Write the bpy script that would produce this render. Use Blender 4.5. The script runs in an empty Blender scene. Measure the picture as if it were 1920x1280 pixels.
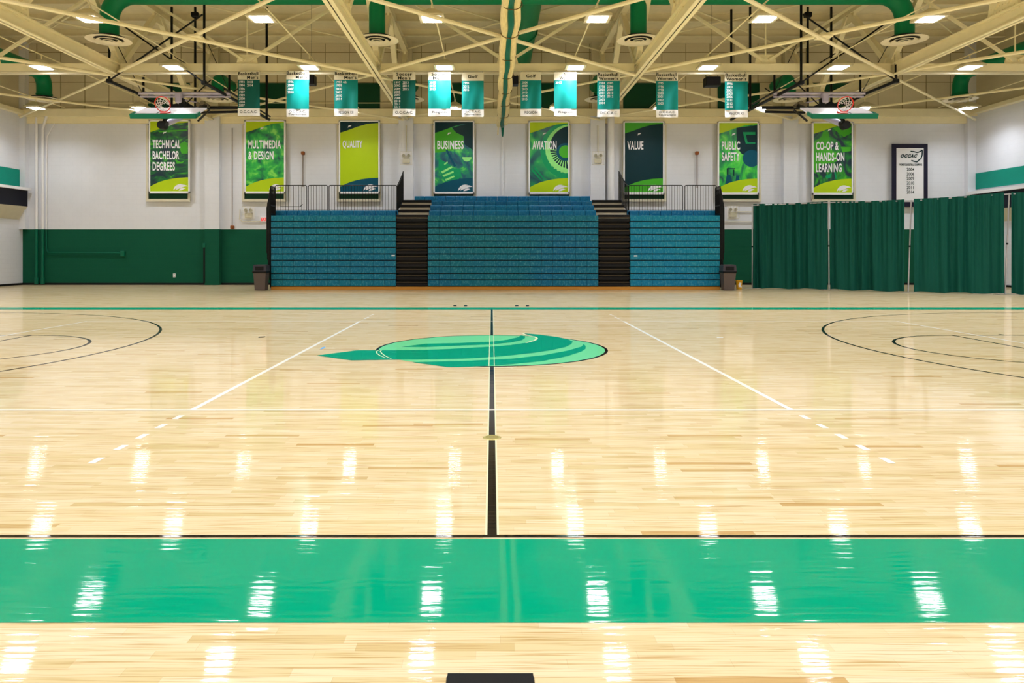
import bpy, math, random
from mathutils import Vector, Matrix
random.seed(7)
SC = bpy.context.scene
COL = SC.collection
PI = math.pi

# ------------------------------------------------------------------ camera, world, exposure
H = 1.546                 # eye height
F = 1352.0                # focal length in pixels of a 1920 wide frame
VX, VY = 922.0, 472.0     # vanishing point of the court's length
cam_d = bpy.data.cameras.new('camera')
cam_d.sensor_width = 36.0
cam_d.lens = F / 1920 * 36.0
cam_d.shift_x = (960 - VX) / 1920
cam_d.shift_y = -(640 - VY) / 1920
cam_d.clip_start = 0.05
cam_d.clip_end = 200
cam = bpy.data.objects.new('camera', cam_d)
cam.location = (0, 0, H)
cam.rotation_euler = (PI / 2, 0, 0)
COL.objects.link(cam)
SC.camera = cam
world = bpy.data.worlds.new('world')
SC.world = world
world.use_nodes = True
world.node_tree.nodes['Background'].inputs[0].default_value = (0.9, 0.95, 1, 1)
world.node_tree.nodes['Background'].inputs[1].default_value = 0.05
SC.view_settings.view_transform = 'Standard'
SC.view_settings.look = 'None'
SC.view_settings.exposure = 0.16
SC.view_settings.gamma = 1.0
LAMP_POWER = 76.0          # watts of each high bay lamp
LENS_GLOW = 26.0
try:
    SC.cycles.use_denoising = True
    SC.cycles.use_light_tree = True
    SC.cycles.max_bounces = 8
    SC.cycles.diffuse_bounces = 5
    SC.cycles.glossy_bounces = 4
    SC.cycles.caustics_reflective = False
    SC.cycles.caustics_refractive = False
    SC.cycles.sample_clamp_indirect = 6.0
except Exception:
    pass

def W(px, py, Y):
    return Vector(((px - VX) * Y / F, Y, H - (py - VY) * Y / F))
def FL(px, py, z=0.0):                       # a point on the floor
    Y = F * H / (py - VY)
    return ((px - VX) * Y / F, Y)

# ------------------------------------------------------------------ materials
def lin(c):
    return tuple(((v / 255) / 12.92 if v / 255 <= 0.04045 else (((v / 255) + 0.055) / 1.055) ** 2.4) for v in c) + (1.0,)
MATS = {}
def mat(name, rgb, rough=0.5, metal=0.0, var=0.06, scale=3.0, bump=0.0, emit=0.0, spec=0.22, stretch=(1, 1, 1), alpha=1.0):
    if name in MATS: return MATS[name]
    m = bpy.data.materials.new(name); m.use_nodes = True
    nt = m.node_tree; b = nt.nodes['Principled BSDF']
    c = lin(rgb)
    tc = nt.nodes.new('ShaderNodeTexCoord'); mp = nt.nodes.new('ShaderNodeMapping')
    mp.inputs['Scale'].default_value = stretch
    nz = nt.nodes.new('ShaderNodeTexNoise'); nz.inputs['Scale'].default_value = scale; nz.inputs['Detail'].default_value = 4
    nt.links.new(tc.outputs['Object'], mp.inputs[0]); nt.links.new(mp.outputs[0], nz.inputs['Vector'])
    mx = nt.nodes.new('ShaderNodeMix'); mx.data_type = 'RGBA'
    mx.inputs[6].default_value = tuple(v * (1 - var * 1.6) for v in c[:3]) + (1,)
    mx.inputs[7].default_value = tuple(min(1, v * (1 + var)) for v in c[:3]) + (1,)
    nt.links.new(nz.outputs[0], mx.inputs[0]); nt.links.new(mx.outputs[2], b.inputs['Base Color'])
    b.inputs['Roughness'].default_value = rough; b.inputs['Metallic'].default_value = metal
    b.inputs['Specular IOR Level'].default_value = spec
    if bump:
        bp = nt.nodes.new('ShaderNodeBump'); bp.inputs['Strength'].default_value = bump; bp.inputs['Distance'].default_value = 0.02
        nt.links.new(nz.outputs[0], bp.inputs['Height']); nt.links.new(bp.outputs[0], b.inputs['Normal'])
    if emit:
        b.inputs['Emission Color'].default_value = c; b.inputs['Emission Strength'].default_value = emit
    if alpha < 1: b.inputs['Alpha'].default_value = alpha
    MATS[name] = m
    return m

def N(nt, t, **kw):
    n = nt.nodes.new(t)
    for k, v in kw.items(): setattr(n, k, v)
    return n
def math_n(nt, op, a, b=None, c=None):
    n = nt.nodes.new('ShaderNodeMath'); n.operation = op
    for i, v in enumerate((a, b, c)):
        if v is None: continue
        if isinstance(v, (int, float)): n.inputs[i].default_value = v
        else: nt.links.new(v, n.inputs[i])
    return n.outputs[0]

def floor_material(name, rgb=None):
    """maple strip floor or paint on it, under the same glossy varnish"""
    m = bpy.data.materials.new(name); m.use_nodes = True
    nt = m.node_tree; b = nt.nodes['Principled BSDF']; L = nt.links
    geo = N(nt, 'ShaderNodeNewGeometry'); sep = N(nt, 'ShaderNodeSeparateXYZ'); L.new(geo.outputs['Position'], sep.inputs[0])
    x, y = sep.outputs[0], sep.outputs[1]
    PW = 0.057
    yr = math_n(nt, 'DIVIDE', y, PW); row = math_n(nt, 'FLOOR', yr); fr = math_n(nt, 'FRACT', yr)
    wn = N(nt, 'ShaderNodeTexWhiteNoise', noise_dimensions='1D'); L.new(row, wn.inputs['W'])
    xo = math_n(nt, 'MULTIPLY', wn.outputs[0], 7.3); xs = math_n(nt, 'ADD', math_n(nt, 'DIVIDE', x, 0.62), xo); cell = math_n(nt, 'FLOOR', xs)
    cb = N(nt, 'ShaderNodeCombineXYZ'); L.new(cell, cb.inputs[0]); L.new(row, cb.inputs[1])
    w2 = N(nt, 'ShaderNodeTexWhiteNoise', noise_dimensions='2D'); L.new(cb.outputs[0], w2.inputs['Vector'])
    # cupped strips: a small crown across each board, plus fine waviness of the varnish
    t = math_n(nt, 'SUBTRACT', math_n(nt, 'MULTIPLY', fr, 2.0), 1.0)
    crown = math_n(nt, 'SUBTRACT', 1.0, math_n(nt, 'MULTIPLY', t, t))
    mp = N(nt, 'ShaderNodeMapping'); mp.inputs['Scale'].default_value = (3.0, 22.0, 1.0); L.new(geo.outputs['Position'], mp.inputs[0])
    nb = N(nt, 'ShaderNodeTexNoise'); nb.inputs['Scale'].default_value = 1.6; nb.inputs['Detail'].default_value = 3; L.new(mp.outputs[0], nb.inputs['Vector'])
    cra = math_n(nt, 'MULTIPLY', math_n(nt, 'POWER', w2.outputs[0], 1.6), 0.00034)
    h = math_n(nt, 'ADD', math_n(nt, 'MULTIPLY', crown, cra), math_n(nt, 'MULTIPLY', nb.outputs[0], 0.00034))
    bp = N(nt, 'ShaderNodeBump'); bp.inputs['Distance'].default_value = 1.0; bp.inputs['Strength'].default_value = 1.0
    L.new(h, bp.inputs['Height'])
    L.new(bp.outputs[0], b.inputs['Normal'])
    b.inputs['Roughness'].default_value = 0.055
    b.inputs['IOR'].default_value = 1.4
    if rgb is None:
        cr = N(nt, 'ShaderNodeValToRGB'); e = cr.color_ramp.elements
        e[0].position = 0.0; e[0].color = lin((200, 164, 110)); e[1].position = 1.0; e[1].color = lin((233, 216, 182))
        for p, c in ((0.012, (208, 182, 132)), (0.04, (218, 198, 152)), (0.35, (227, 206, 165)), (0.75, (231, 212, 174))):
            q = e.new(p); q.color = lin(c)
        L.new(w2.outputs[0], cr.inputs[0])
        m2 = N(nt, 'ShaderNodeMapping'); m2.inputs['Scale'].default_value = (1.2, 45.0, 1.0); L.new(geo.outputs['Position'], m2.inputs[0])
        ng = N(nt, 'ShaderNodeTexNoise'); ng.inputs['Scale'].default_value = 2.0; ng.inputs['Detail'].default_value = 5; L.new(m2.outputs[0], ng.inputs['Vector'])
        gr = N(nt, 'ShaderNodeValToRGB'); g = gr.color_ramp.elements
        g[0].position = 0.30; g[0].color = lin((206, 174, 122)); g[1].position = 0.50; g[1].color = (1, 1, 1, 1)
        L.new(ng.outputs[0], gr.inputs[0])
        mx = N(nt, 'ShaderNodeMix', data_type='RGBA', blend_type='MULTIPLY'); mx.inputs[0].default_value = 0.8
        L.new(cr.outputs[0], mx.inputs[6]); L.new(gr.outputs[0], mx.inputs[7])
        # joints
        ed = math_n(nt, 'LESS_THAN', fr, 0.03)
        fx = math_n(nt, 'FRACT', xs); ex = math_n(nt, 'LESS_THAN', fx, 0.003)
        j = math_n(nt, 'MULTIPLY', math_n(nt, 'MAXIMUM', ed, ex), 0.22)
        m3 = N(nt, 'ShaderNodeMix', data_type='RGBA'); L.new(j, m3.inputs[0]); L.new(mx.outputs[2], m3.inputs[6]); m3.inputs[7].default_value = lin((150, 110, 62))
        L.new(m3.outputs[2], b.inputs['Base Color'])
    else:
        mx = N(nt, 'ShaderNodeMix', data_type='RGBA'); c = lin(rgb)
        mx.inputs[6].default_value = tuple(v * 0.96 for v in c[:3]) + (1,); mx.inputs[7].default_value = tuple(min(1, v * 1.03) for v in c[:3]) + (1,)
        L.new(nb.outputs[0], mx.inputs[0]); L.new(mx.outputs[2], b.inputs['Base Color'])
    # worn varnish: matt wood or paint under a thin gloss whose mirror share stays moderate even at grazing view
    b.inputs['Specular IOR Level'].default_value = 0.0
    b.inputs['Roughness'].default_value = 0.9
    gl = N(nt, 'ShaderNodeBsdfGlossy'); gl.inputs['Roughness'].default_value = 0.045; L.new(bp.outputs[0], gl.inputs['Normal'])
    fr_ = N(nt, 'ShaderNodeFresnel'); fr_.inputs['IOR'].default_value = 1.42
    fac = math_n(nt, 'MINIMUM', fr_.outputs[0], 0.56)
    ms = N(nt, 'ShaderNodeMixShader'); L.new(fac, ms.inputs[0]); L.new(b.outputs[0], ms.inputs[1]); L.new(gl.outputs[0], ms.inputs[2])
    L.new(ms.outputs[0], nt.nodes['Material Output'].inputs['Surface'])
    MATS[name] = m
    return m

def wall_material(name, rgb, rough=0.6):
    m = bpy.data.materials.new(name); m.use_nodes = True
    nt = m.node_tree; b = nt.nodes['Principled BSDF']; L = nt.links
    geo = N(nt, 'ShaderNodeNewGeometry'); sep = N(nt, 'ShaderNodeSeparateXYZ'); L.new(geo.outputs['Position'], sep.inputs[0])
    cb = N(nt, 'ShaderNodeCombineXYZ'); L.new(math_n(nt, 'ADD', sep.outputs[0], sep.outputs[1]), cb.inputs[0]); L.new(sep.outputs[2], cb.inputs[1])
    br = N(nt, 'ShaderNodeTexBrick'); br.inputs['Scale'].default_value = 1.0; br.inputs['Brick Width'].default_value = 0.4
    br.inputs['Row Height'].default_value = 0.2; br.inputs['Mortar Size'].default_value = 0.006; br.inputs['Mortar Smooth'].default_value = 0.4
    L.new(cb.outputs[0], br.inputs['Vector'])
    nz = N(nt, 'ShaderNodeTexNoise'); nz.inputs['Scale'].default_value = 1.3; nz.inputs['Detail'].default_value = 6; L.new(geo.outputs['Position'], nz.inputs['Vector'])
    c = lin(rgb)
    mx = N(nt, 'ShaderNodeMix', data_type='RGBA'); mx.inputs[6].default_value = tuple(v * 0.9 for v in c[:3]) + (1,); mx.inputs[7].default_value = c
    L.new(nz.outputs[0], mx.inputs[0])
    mj = N(nt, 'ShaderNodeMix', data_type='RGBA'); L.new(math_n(nt, 'MULTIPLY', br.outputs['Fac'], 0.35), mj.inputs[0])
    L.new(mx.outputs[2], mj.inputs[6]); mj.inputs[7].default_value = tuple(v * 0.82 for v in c[:3]) + (1,)
    L.new(mj.outputs[2], b.inputs['Base Color'])
    bp = N(nt, 'ShaderNodeBump'); bp.invert = True; bp.inputs['Strength'].default_value = 0.5; bp.inputs['Distance'].default_value = 0.004
    L.new(br.outputs['Fac'], bp.inputs['Height']); L.new(bp.outputs[0], b.inputs['Normal'])
    b.inputs['Roughness'].default_value = rough
    b.inputs['Specular IOR Level'].default_value = .25
    MATS[name] = m
    return m

def seat_material(name, c1, c2, seed):
    """blue-green moulded plastic with fine vertical texture and pale scuffs"""
    m = bpy.data.materials.new(name); m.use_nodes = True
    nt = m.node_tree; b = nt.nodes['Principled BSDF']; L = nt.links
    geo = N(nt, 'ShaderNodeNewGeometry')
    mp = N(nt, 'ShaderNodeMapping'); mp.inputs['Scale'].default_value = (0.45, 1, 0.7); mp.inputs['Location'].default_value = (seed, 0, 0); L.new(geo.outputs['Position'], mp.inputs[0])
    n1 = N(nt, 'ShaderNodeTexNoise'); n1.inputs['Scale'].default_value = 1.0; n1.inputs['Detail'].default_value = 2; L.new(mp.outputs[0], n1.inputs['Vector'])
    mx = N(nt, 'ShaderNodeMix', data_type='RGBA'); mx.inputs[6].default_value = lin(c1); mx.inputs[7].default_value = lin(c2)
    cr0 = N(nt, 'ShaderNodeMapRange'); cr0.inputs[1].default_value = 0.35; cr0.inputs[2].default_value = 0.65; L.new(n1.outputs[0], cr0.inputs[0]); L.new(cr0.outputs[0], mx.inputs[0])
    m2 = N(nt, 'ShaderNodeMapping'); m2.inputs['Scale'].default_value = (9, 1, 5); m2.inputs['Location'].default_value = (seed * 3, 0, 0); L.new(geo.outputs['Position'], m2.inputs[0])
    n2 = N(nt, 'ShaderNodeTexNoise'); n2.inputs['Scale'].default_value = 1.6; n2.inputs['Detail'].default_value = 6; n2.inputs['Roughness'].default_value = 0.75; L.new(m2.outputs[0], n2.inputs['Vector'])
    r2 = N(nt, 'ShaderNodeMapRange'); r2.inputs[1].default_value = 0.5; r2.inputs[2].default_value = 0.85; L.new(n2.outputs[0], r2.inputs[0])
    m4 = N(nt, 'ShaderNodeMix', data_type='RGBA'); L.new(math_n(nt, 'MULTIPLY', r2.outputs[0], 0.75), m4.inputs[0]); L.new(mx.outputs[2], m4.inputs[6]); m4.inputs[7].default_value = lin((110, 190, 200))
    L.new(m4.outputs[2], b.inputs['Base Color'])
    b.inputs['Roughness'].default_value = 0.45
    b.inputs['Specular IOR Level'].default_value = .25
    MATS[name] = m
    return m

def art_material(name, cols, scale, seed, distort=1.5, stretch=(1, 1, 1)):
    m = bpy.data.materials.new(name); m.use_nodes = True
    nt = m.node_tree; b = nt.nodes['Principled BSDF']; L = nt.links
    tc = N(nt, 'ShaderNodeTexCoord'); mp = N(nt, 'ShaderNodeMapping'); mp.inputs['Location'].default_value = (seed, seed * .7, seed); mp.inputs['Scale'].default_value = stretch
    L.new(tc.outputs['Object'], mp.inputs[0])
    nz = N(nt, 'ShaderNodeTexNoise'); nz.inputs['Scale'].default_value = scale; nz.inputs['Detail'].default_value = 2.5; nz.inputs['Distortion'].default_value = distort
    L.new(mp.outputs[0], nz.inputs['Vector'])
    cr = N(nt, 'ShaderNodeValToRGB'); e = cr.color_ramp.elements
    ps = [0.32 + 0.36 * i / (len(cols) - 1) for i in range(len(cols))]
    e[0].position = ps[0]; e[0].color = lin(cols[0]); e[1].position = ps[-1]; e[1].color = lin(cols[-1])
    for p, c in zip(ps[1:-1], cols[1:-1]): q = e.new(p); q.color = lin(c)
    L.new(nz.outputs[0], cr.inputs[0]); L.new(cr.outputs[0], b.inputs['Base Color'])
    b.inputs['Roughness'].default_value = 0.45
    MATS[name] = m
    return m

M_floor = floor_material('maple_floor')
M_fgreen = floor_material('floor_green_paint', (0, 158, 120))
M_flight = floor_material('floor_light_green_paint', (118, 222, 160))
M_fblack = floor_material('floor_black_paint', (26, 22, 22))
M_fwhite = floor_material('floor_white_paint', (250, 248, 242))
M_wall = wall_material('white_painted_block', (228, 229, 236))
M_walltan = wall_material('tan_painted_block', (218, 207, 176))
M_wallgreen = wall_material('green_painted_block', (0, 84, 60), 0.8)
M_cream = mat('cream_steel_paint', (242, 231, 194), 0.5, var=0.05)
M_deck = mat('tan_ceiling_deck', (230, 219, 186), 0.75, var=0.08)
M_duct = mat('green_duct_paint', (0, 122, 78), 0.42, var=0.05)
M_window = mat('dark_green_window_panel', (8, 66, 42), 0.45)
M_black = mat('black_steel', (9, 9, 10), 0.45)
M_blackplastic = mat('black_plastic', (12, 12, 16), 0.5)
M_steelshine = mat('steel_tube_shine', (186, 180, 206), 0.3, 0.25)  # pale base colour stands in for bright highlights on the steel
M_diff = mat('diffuser_white', (250, 240, 218), 0.5, var=0.03)
M_housing = mat('lamp_housing', (205, 196, 165), 0.5)
M_lens = mat('lamp_lens', (255, 252, 255), 0.4, var=0.0, emit=LENS_GLOW)
M_white = mat('white_paint', (236, 234, 236), 0.5, var=0.03)
M_offwhite = mat('off_white_paint', (215, 208, 185), 0.5)
M_teal = mat('teal_wall_panel', (0, 138, 118), 0.5)
M_navy = mat('black_fascia', (14, 16, 30), 0.5)
M_drape = mat('green_drape_fabric', (0, 76, 64), 0.75, var=0.12, scale=1.2, stretch=(4, 4, 0.3))
M_pole = mat('aluminium_pole', (190, 188, 195), 0.35, 0.6)
M_kick = mat('varnished_kickboard', (190, 132, 56), 0.4, var=0.15, stretch=(1, 1, 6))
M_riser = mat('cream_riser', (218, 208, 185), 0.5)
M_tread = mat('dark_tread', (14, 12, 15), 0.5)
M_nosing = mat('brown_nosing', (72, 62, 46), 0.5)
M_seatL = seat_material('blue_green_seat_plastic', (0, 100, 134), (4, 112, 136), 3.1)
M_seatC = seat_material('teal_seat_plastic', (0, 94, 134), (0, 102, 124), 9.7)
M_seatR = seat_material('cyan_blue_seat_plastic', (0, 112, 152), (4, 120, 148), 14.2)
M_seatTop = seat_material('blue_seat_plastic', (0, 110, 168), (0, 124, 172), 21.0)
M_bin = mat('brown_grey_bin', (92, 80, 76), 0.55)
M_binlid = mat('dark_grey_bin_lid', (66, 62, 72), 0.45)
M_yellow = mat('yellow_plastic', (226, 168, 38), 0.45)
M_orange = mat('orange_rim_paint', (226, 52, 38), 0.4)
M_net = mat('white_net_cord', (238, 238, 240), 0.7)
M_glass = mat('backboard_face', (225, 222, 238), 0.12, var=0.03)
M_pad = mat('green_edge_padding', (0, 104, 78), 0.5)
M_rust = mat('rust_brown_cap', (150, 86, 46), 0.6)
M_brass = mat('brass_plate', (182, 166, 96), 0.3, 0.6)
M_ink = mat('black_ink', (20, 26, 24), 0.6, var=0)
M_dkgreen = mat('dark_green_print', (0, 44, 52), 0.45, var=0.03)
M_lime = mat('lime_print', (178, 205, 20), 0.45, var=0.03)
M_leafgreen = mat('leaf_green_print', (70, 168, 40), 0.45, var=0.04)
M_bannergreen = mat('banner_green_cloth', (0, 128, 122), 0.5, var=0.18, scale=1.4, stretch=(3, 1, 0.6))
M_bannershade = mat('banner_shaded_green_cloth', (0, 84, 76), 0.5, var=0.18, scale=1.4, stretch=(3, 1, 0.6))  # same cloth darkened, shade painted in for banners away from the lamps
M_creamcloth = mat('cream_net_cloth', (240, 218, 164), 0.8, var=0.2, scale=6, stretch=(4, 0.4, 4), bump=0.6)
M_greencloth = mat('green_vinyl_cloth', (0, 104, 84), 0.5, var=0.2, scale=4, stretch=(4, 0.4, 4), bump=0.5)
M_red = mat('exit_sign_red', (230, 40, 50), 0.5, var=0, emit=0.6)
M_grey = mat('grey_metal', (150, 145, 130), 0.45)
M_bronze = mat('winch_metal', (120, 108, 84), 0.4, 0.5)
M_pipeGreen = mat('green_pipe_paint', (0, 98, 72), 0.4)

# ------------------------------------------------------------------ mesh building
class MB:
    def __init__(s): s.v = []; s.f = []
    def box(s, x0, x1, y0, y1, z0, z1):
        i = len(s.v)
        s.v += [(x, y, z) for z in (z0, z1) for y in (y0, y1) for x in (x0, x1)]
        s.f += [tuple(i + k for k in q) for q in ((0, 2, 3, 1), (4, 5, 7, 6), (0, 1, 5, 4), (2, 6, 7, 3), (0, 4, 6, 2), (1, 3, 7, 5))]
        return s
    def bbox(s, x0, x1, y0, y1, z0, z1, b=0.01):
        """box with chamfered edges"""
        i = len(s.v)
        c = ((x0 + x1) / 2, (y0 + y1) / 2, (z0 + z1) / 2); h = ((x1 - x0) / 2, (y1 - y0) / 2, (z1 - z0) / 2)
        b = min(b, *(k * 0.49 for k in h)); idx = {}
        for sx in (-1, 1):
            for sy in (-1, 1):
                for sz in (-1, 1):
                    for a in range(3):
                        p = [c[0] + sx * (h[0] - b), c[1] + sy * (h[1] - b), c[2] + sz * (h[2] - b)]
                        sg = (sx, sy, sz)
                        p[a] = c[a] + sg[a] * h[a]
                        idx[(sx, sy, sz, a)] = len(s.v); s.v.append(tuple(p))
        def V(sg, a): return idx[(sg[0], sg[1], sg[2], a)]
        for a in range(3):
            u, w = (a + 1) % 3, (a + 2) % 3
            for d in (-1, 1):
                q = []
                for su, sw in ((-1, -1), (1, -1), (1, 1), (-1, 1)):
                    g = [0, 0, 0]; g[a] = d; g[u] = su; g[w] = sw; q.append(V(g, a))
                s.f.append(tuple(q) if d > 0 else tuple(reversed(q)))
        for a in range(3):           # edges along axis a
            u, w = (a + 1) % 3, (a + 2) % 3
            for su in (-1, 1):
                for sw in (-1, 1):
                    g0 = [0, 0, 0]; g0[a] = -1; g0[u] = su; g0[w] = sw; g1 = list(g0); g1[a] = 1
                    q = (V(g0, u), V(g1, u), V(g1, w), V(g0, w))
                    s.f.append(q if su * sw < 0 else tuple(reversed(q)))
        for sx in (-1, 1):
            for sy in (-1, 1):
                for sz in (-1, 1):
                    g = (sx, sy, sz); q = (V(g, 0), V(g, 1), V(g, 2)); s.f.append(q if sx * sy * sz > 0 else tuple(reversed(q)))
        return s
    def tube(s, pts, r, n=8, cap=True):
        pts = [Vector(p) for p in pts]; i0 = len(s.v); up = None
        for k, p in enumerate(pts):
            if k == 0: t = pts[1] - p
            elif k == len(pts) - 1: t = p - pts[-2]
            else: t = (pts[k + 1] - p).normalized() + (p - pts[k - 1]).normalized()
            t.normalize()
            if up is None: up = Vector((0, 0, 1)) if abs(t.z) < 0.9 else Vector((1, 0, 0))
            a = t.cross(up)
            if a.length < 1e-4: a = t.cross(Vector((0, 1, 0)))
            a.normalize(); c = a.cross(t).normalized(); up = c
            rr = r[k] if isinstance(r, (list, tuple)) else r
            for j in range(n):
                w = 2 * PI * (j + .5) / n
                s.v.append(tuple(p + a * (math.cos(w) * rr) + c * (math.sin(w) * rr)))
        for k in range(len(pts) - 1):
            for j in range(n):
                a, b = i0 + k * n + j, i0 + k * n + (j + 1) % n
                s.f.append((a, a + n, b + n, b))
        if cap:
            s.f.append(tuple(range(i0, i0 + n)))
            s.f.append(tuple(reversed(range(len(s.v) - n, len(s.v)))))
        return s
    def bar(s, p0, p1, w, h, up=(0, 0, 1)):
        """rectangular member from p0 to p1; h is along up"""
        p0, p1 = Vector(p0), Vector(p1); t = (p1 - p0).normalized(); a = t.cross(Vector(up)).normalized(); c = a.cross(t).normalized(); i = len(s.v)
        for p in (p0, p1):
            for su, sw in ((-1, -1), (1, -1), (1, 1), (-1, 1)): s.v.append(tuple(p + a * (su * w / 2) + c * (sw * h / 2)))
        s.f += [(i, i + 1, i + 2, i + 3), (i + 7, i + 6, i + 5, i + 4)] + [(i + k, i + 4 + k, i + 4 + (k + 1) % 4, i + (k + 1) % 4) for k in range(4)]
        return s
    def ibeam(s, p0, p1, w, h, tf=0.03, tw=0.03):
        p0, p1 = Vector(p0), Vector(p1); z = Vector((0, 0, 1))
        s.bar(p0, p1, tw, h); d = (h - tf) / 2
        t = (p1 - p0).normalized(); c = (t.cross(z).normalized()).cross(t).normalized()
        s.bar(p0 + c * d, p1 + c * d, w, tf); s.bar(p0 - c * d, p1 - c * d, w, tf)
        return s
    def prism(s, poly, axis, a0, a1):
        """extrude a 2-D polygon. axis 'y': poly is (x,z); 'z': (x,y); 'x': (y,z)"""
        def m(p, t): return {'y': (p[0], t, p[1]), 'z': (p[0], p[1], t), 'x': (t, p[0], p[1])}[axis]
        i = len(s.v); n = len(poly)
        s.v += [m(p, a0) for p in poly] + [m(p, a1) for p in poly]
        s.f += [tuple(range(i, i + n)), tuple(reversed(range(i + n, i + 2 * n)))]
        s.f += [(i + k, i + n + k, i + n + (k + 1) % n, i + (k + 1) % n) for k in range(n)]
        return s
    def lathe(s, prof, c, n=32, axis='z'):
        """prof: (r, t) list, closed loop not needed"""
        i = len(s.v); m = len(prof)
        for j in range(n):
            w = 2 * PI * j / n
            for r, t in prof:
                if axis == 'z': s.v.append((c[0] + r * math.cos(w), c[1] + r * math.sin(w), c[2] + t))
                else: s.v.append((c[0] + r * math.cos(w), c[1] + t, c[2] + r * math.sin(w)))
        for j in range(n):
            for k in range(m - 1):
                a = i + j * m + k; b = i + ((j + 1) % n) * m + k
                s.f.append((a, b, b + 1, a + 1))
        return s
    def build(s, name, m, parent=None, smooth=False, origin=None):
        me = bpy.data.meshes.new(name)
        v = s.v
        o = bpy.data.objects.new(name, me)
        base = Vector((0, 0, 0))
        if parent is not None:
            base = parent_world(parent)
            o.parent = parent
            if origin is not None:
                o.location = Vector(origin) - base; base = Vector(origin)
        elif origin == 'auto' or origin is None:
            xs, ys, zs = [p[0] for p in v], [p[1] for p in v], [p[2] for p in v]
            base = Vector(((min(xs) + max(xs)) / 2, (min(ys) + max(ys)) / 2, min(zs)))
            o.location = base
        else:
            base = Vector(origin); o.location = base
        me.from_pydata([tuple(Vector(p) - base) for p in v], [], s.f)
        me.materials.append(m)
        me.update()
        if smooth:
            for p in me.polygons: p.use_smooth = True
            try: me.set_sharp_from_angle(angle=math.radians(38))
            except Exception: pass
        COL.objects.link(o)
        return o

def parent_world(o):
    p = Vector((0, 0, 0))
    while o is not None: p += o.location; o = o.parent
    return p
def tag(o, label=None, cat=None, group=None, kind=None):
    if label: o['label'] = label
    if cat: o['category'] = cat
    if group: o['group'] = group
    if kind: o['kind'] = kind
    return o
def thing(name, loc, label, cat, group=None):
    o = bpy.data.objects.new(name, None); o.location = loc; o.empty_display_size = 0.1; COL.objects.link(o)
    return tag(o, label, cat, group)
def struct(name, mb, m, label=None):
    o = mb.build(name, m); tag(o, label, None, None, 'structure'); return o
def copy_tree(o, parent=None):
    c = o.copy(); COL.objects.link(c)
    if parent is not None: c.parent = parent
    for ch in [k for k in bpy.data.objects if k.parent is o]: copy_tree(ch, c)
    return c

def text_mesh(body, align='LEFT', bold=0.0, line=1.0):
    cu = bpy.data.curves.new('lettering', 'FONT'); cu.body = body; cu.align_x = align; cu.offset = bold; cu.space_line = line; cu.space_character = 1.0 + 3.2 * bold
    cu.resolution_u = 3; cu.extrude = 0.0
    ob = bpy.data.objects.new('lettering', cu)
    COL.objects.link(ob); dg = bpy.context.evaluated_depsgraph_get()
    me = bpy.data.meshes.new_from_object(ob.evaluated_get(dg))
    vs = [tuple(v.co) for v in me.vertices]; fs = [tuple(p.vertices) for p in me.polygons]
    bpy.data.objects.remove(ob); bpy.data.curves.remove(cu); bpy.data.meshes.remove(me)
    return vs, fs
def letters(body, x0, x1, z0, z1, y, m, parent, name='lettering', align='LEFT', bold=0.01, line=1.0, shear=0.0, keep=False, into=None):
    """letters fitted into a box on a plane facing the camera side"""
    vs, fs = text_mesh(body, align, bold, line)
    if not vs: return None
    xs, ys = [v[0] for v in vs], [v[1] for v in vs]
    sx = (x1 - x0) / (max(xs) - min(xs)); sz = (z1 - z0) / (max(ys) - min(ys))
    mb = into or MB(); i = len(mb.v); mx, my = min(xs), min(ys)
    mb.v += [(x0 + (v[0] - mx) * sx + shear * (v[1] - my) * sz, y, z0 + (v[1] - my) * sz) for v in vs]
    mb.f += [tuple(i + k for k in f) for f in fs]
    if into is not None: return None
    return mb.build(name, m, parent)

# ================================================================== SETTING
XL, XR, YB, YF, ZC = -22.05, 22.6, 33.9, -7.0, 11.35
floor = struct('floor', MB().box(XL - .2, XR + .2, YF - .2, YB + .2, -0.1, 0.0), M_floor, 'glossy pale maple strip gym floor with painted court lines')
struct('ceiling', MB().box(XL, XR, YF, YB, ZC, ZC + 0.15), M_deck, 'tan ceiling deck above the trusses')
# far wall: green dado, white field, tan upper band
struct('wall_back', MB().box(XL, XR, YB, YB + .2, 2.6, 7.62), M_wall, 'white painted block wall behind the bleachers')
struct('wall_back_dado', MB().box(XL, XR, YB, YB + .2, 0, 2.6), M_wallgreen, 'green painted lower part of the far wall')
struct('wall_back_upper', MB().box(XL, XR, YB, YB + .2, 7.62, ZC), M_walltan, 'tan upper part of the far wall')
struct('wall_left', MB().box(XL - .2, XL, YF, YB, 0, 8.0), M_wall, 'white painted side wall')
struct('wall_left_upper', MB().box(XL - .2, XL, YF, YB, 8.0, ZC), M_walltan)
struct('wall_right', MB().box(XR, XR + .2, YF, YB, 0, 8.0), M_wall, 'white painted side wall')
struct('wall_right_upper', MB().box(XR, XR + .2, YF, YB, 8.0, ZC), M_walltan)
struct('wall_front', MB().box(XL, XR, YF - .2, YF, 0, ZC), M_wall)
struct('baseboard_back', MB().box(XL, XR, YB - .03, YB, 0, .09), M_black)
struct('baseboard_left', MB().box(XL, XL + .03, YF, YB - .03, 0, .09), M_black)
struct('baseboard_right', MB().box(XR - .03, XR, YF, YB - .03, 0, .09), M_black)
# ledge beam round the hall
struct('trim_1', MB().box(XL, XR, YB - .35, YB, 7.86, 8.2).box(XL, XR, YB - .15, YB, 7.56, 7.86), M_cream, 'cream ledge beam across the far wall')
struct('trim_2', MB().box(XL, XL + .3, YF, YB - .35, 7.95, 8.12), M_cream)
struct('trim_3', MB().box(XR - .3, XR, YF, YB - .35, 7.95, 8.12), M_cream)
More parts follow.
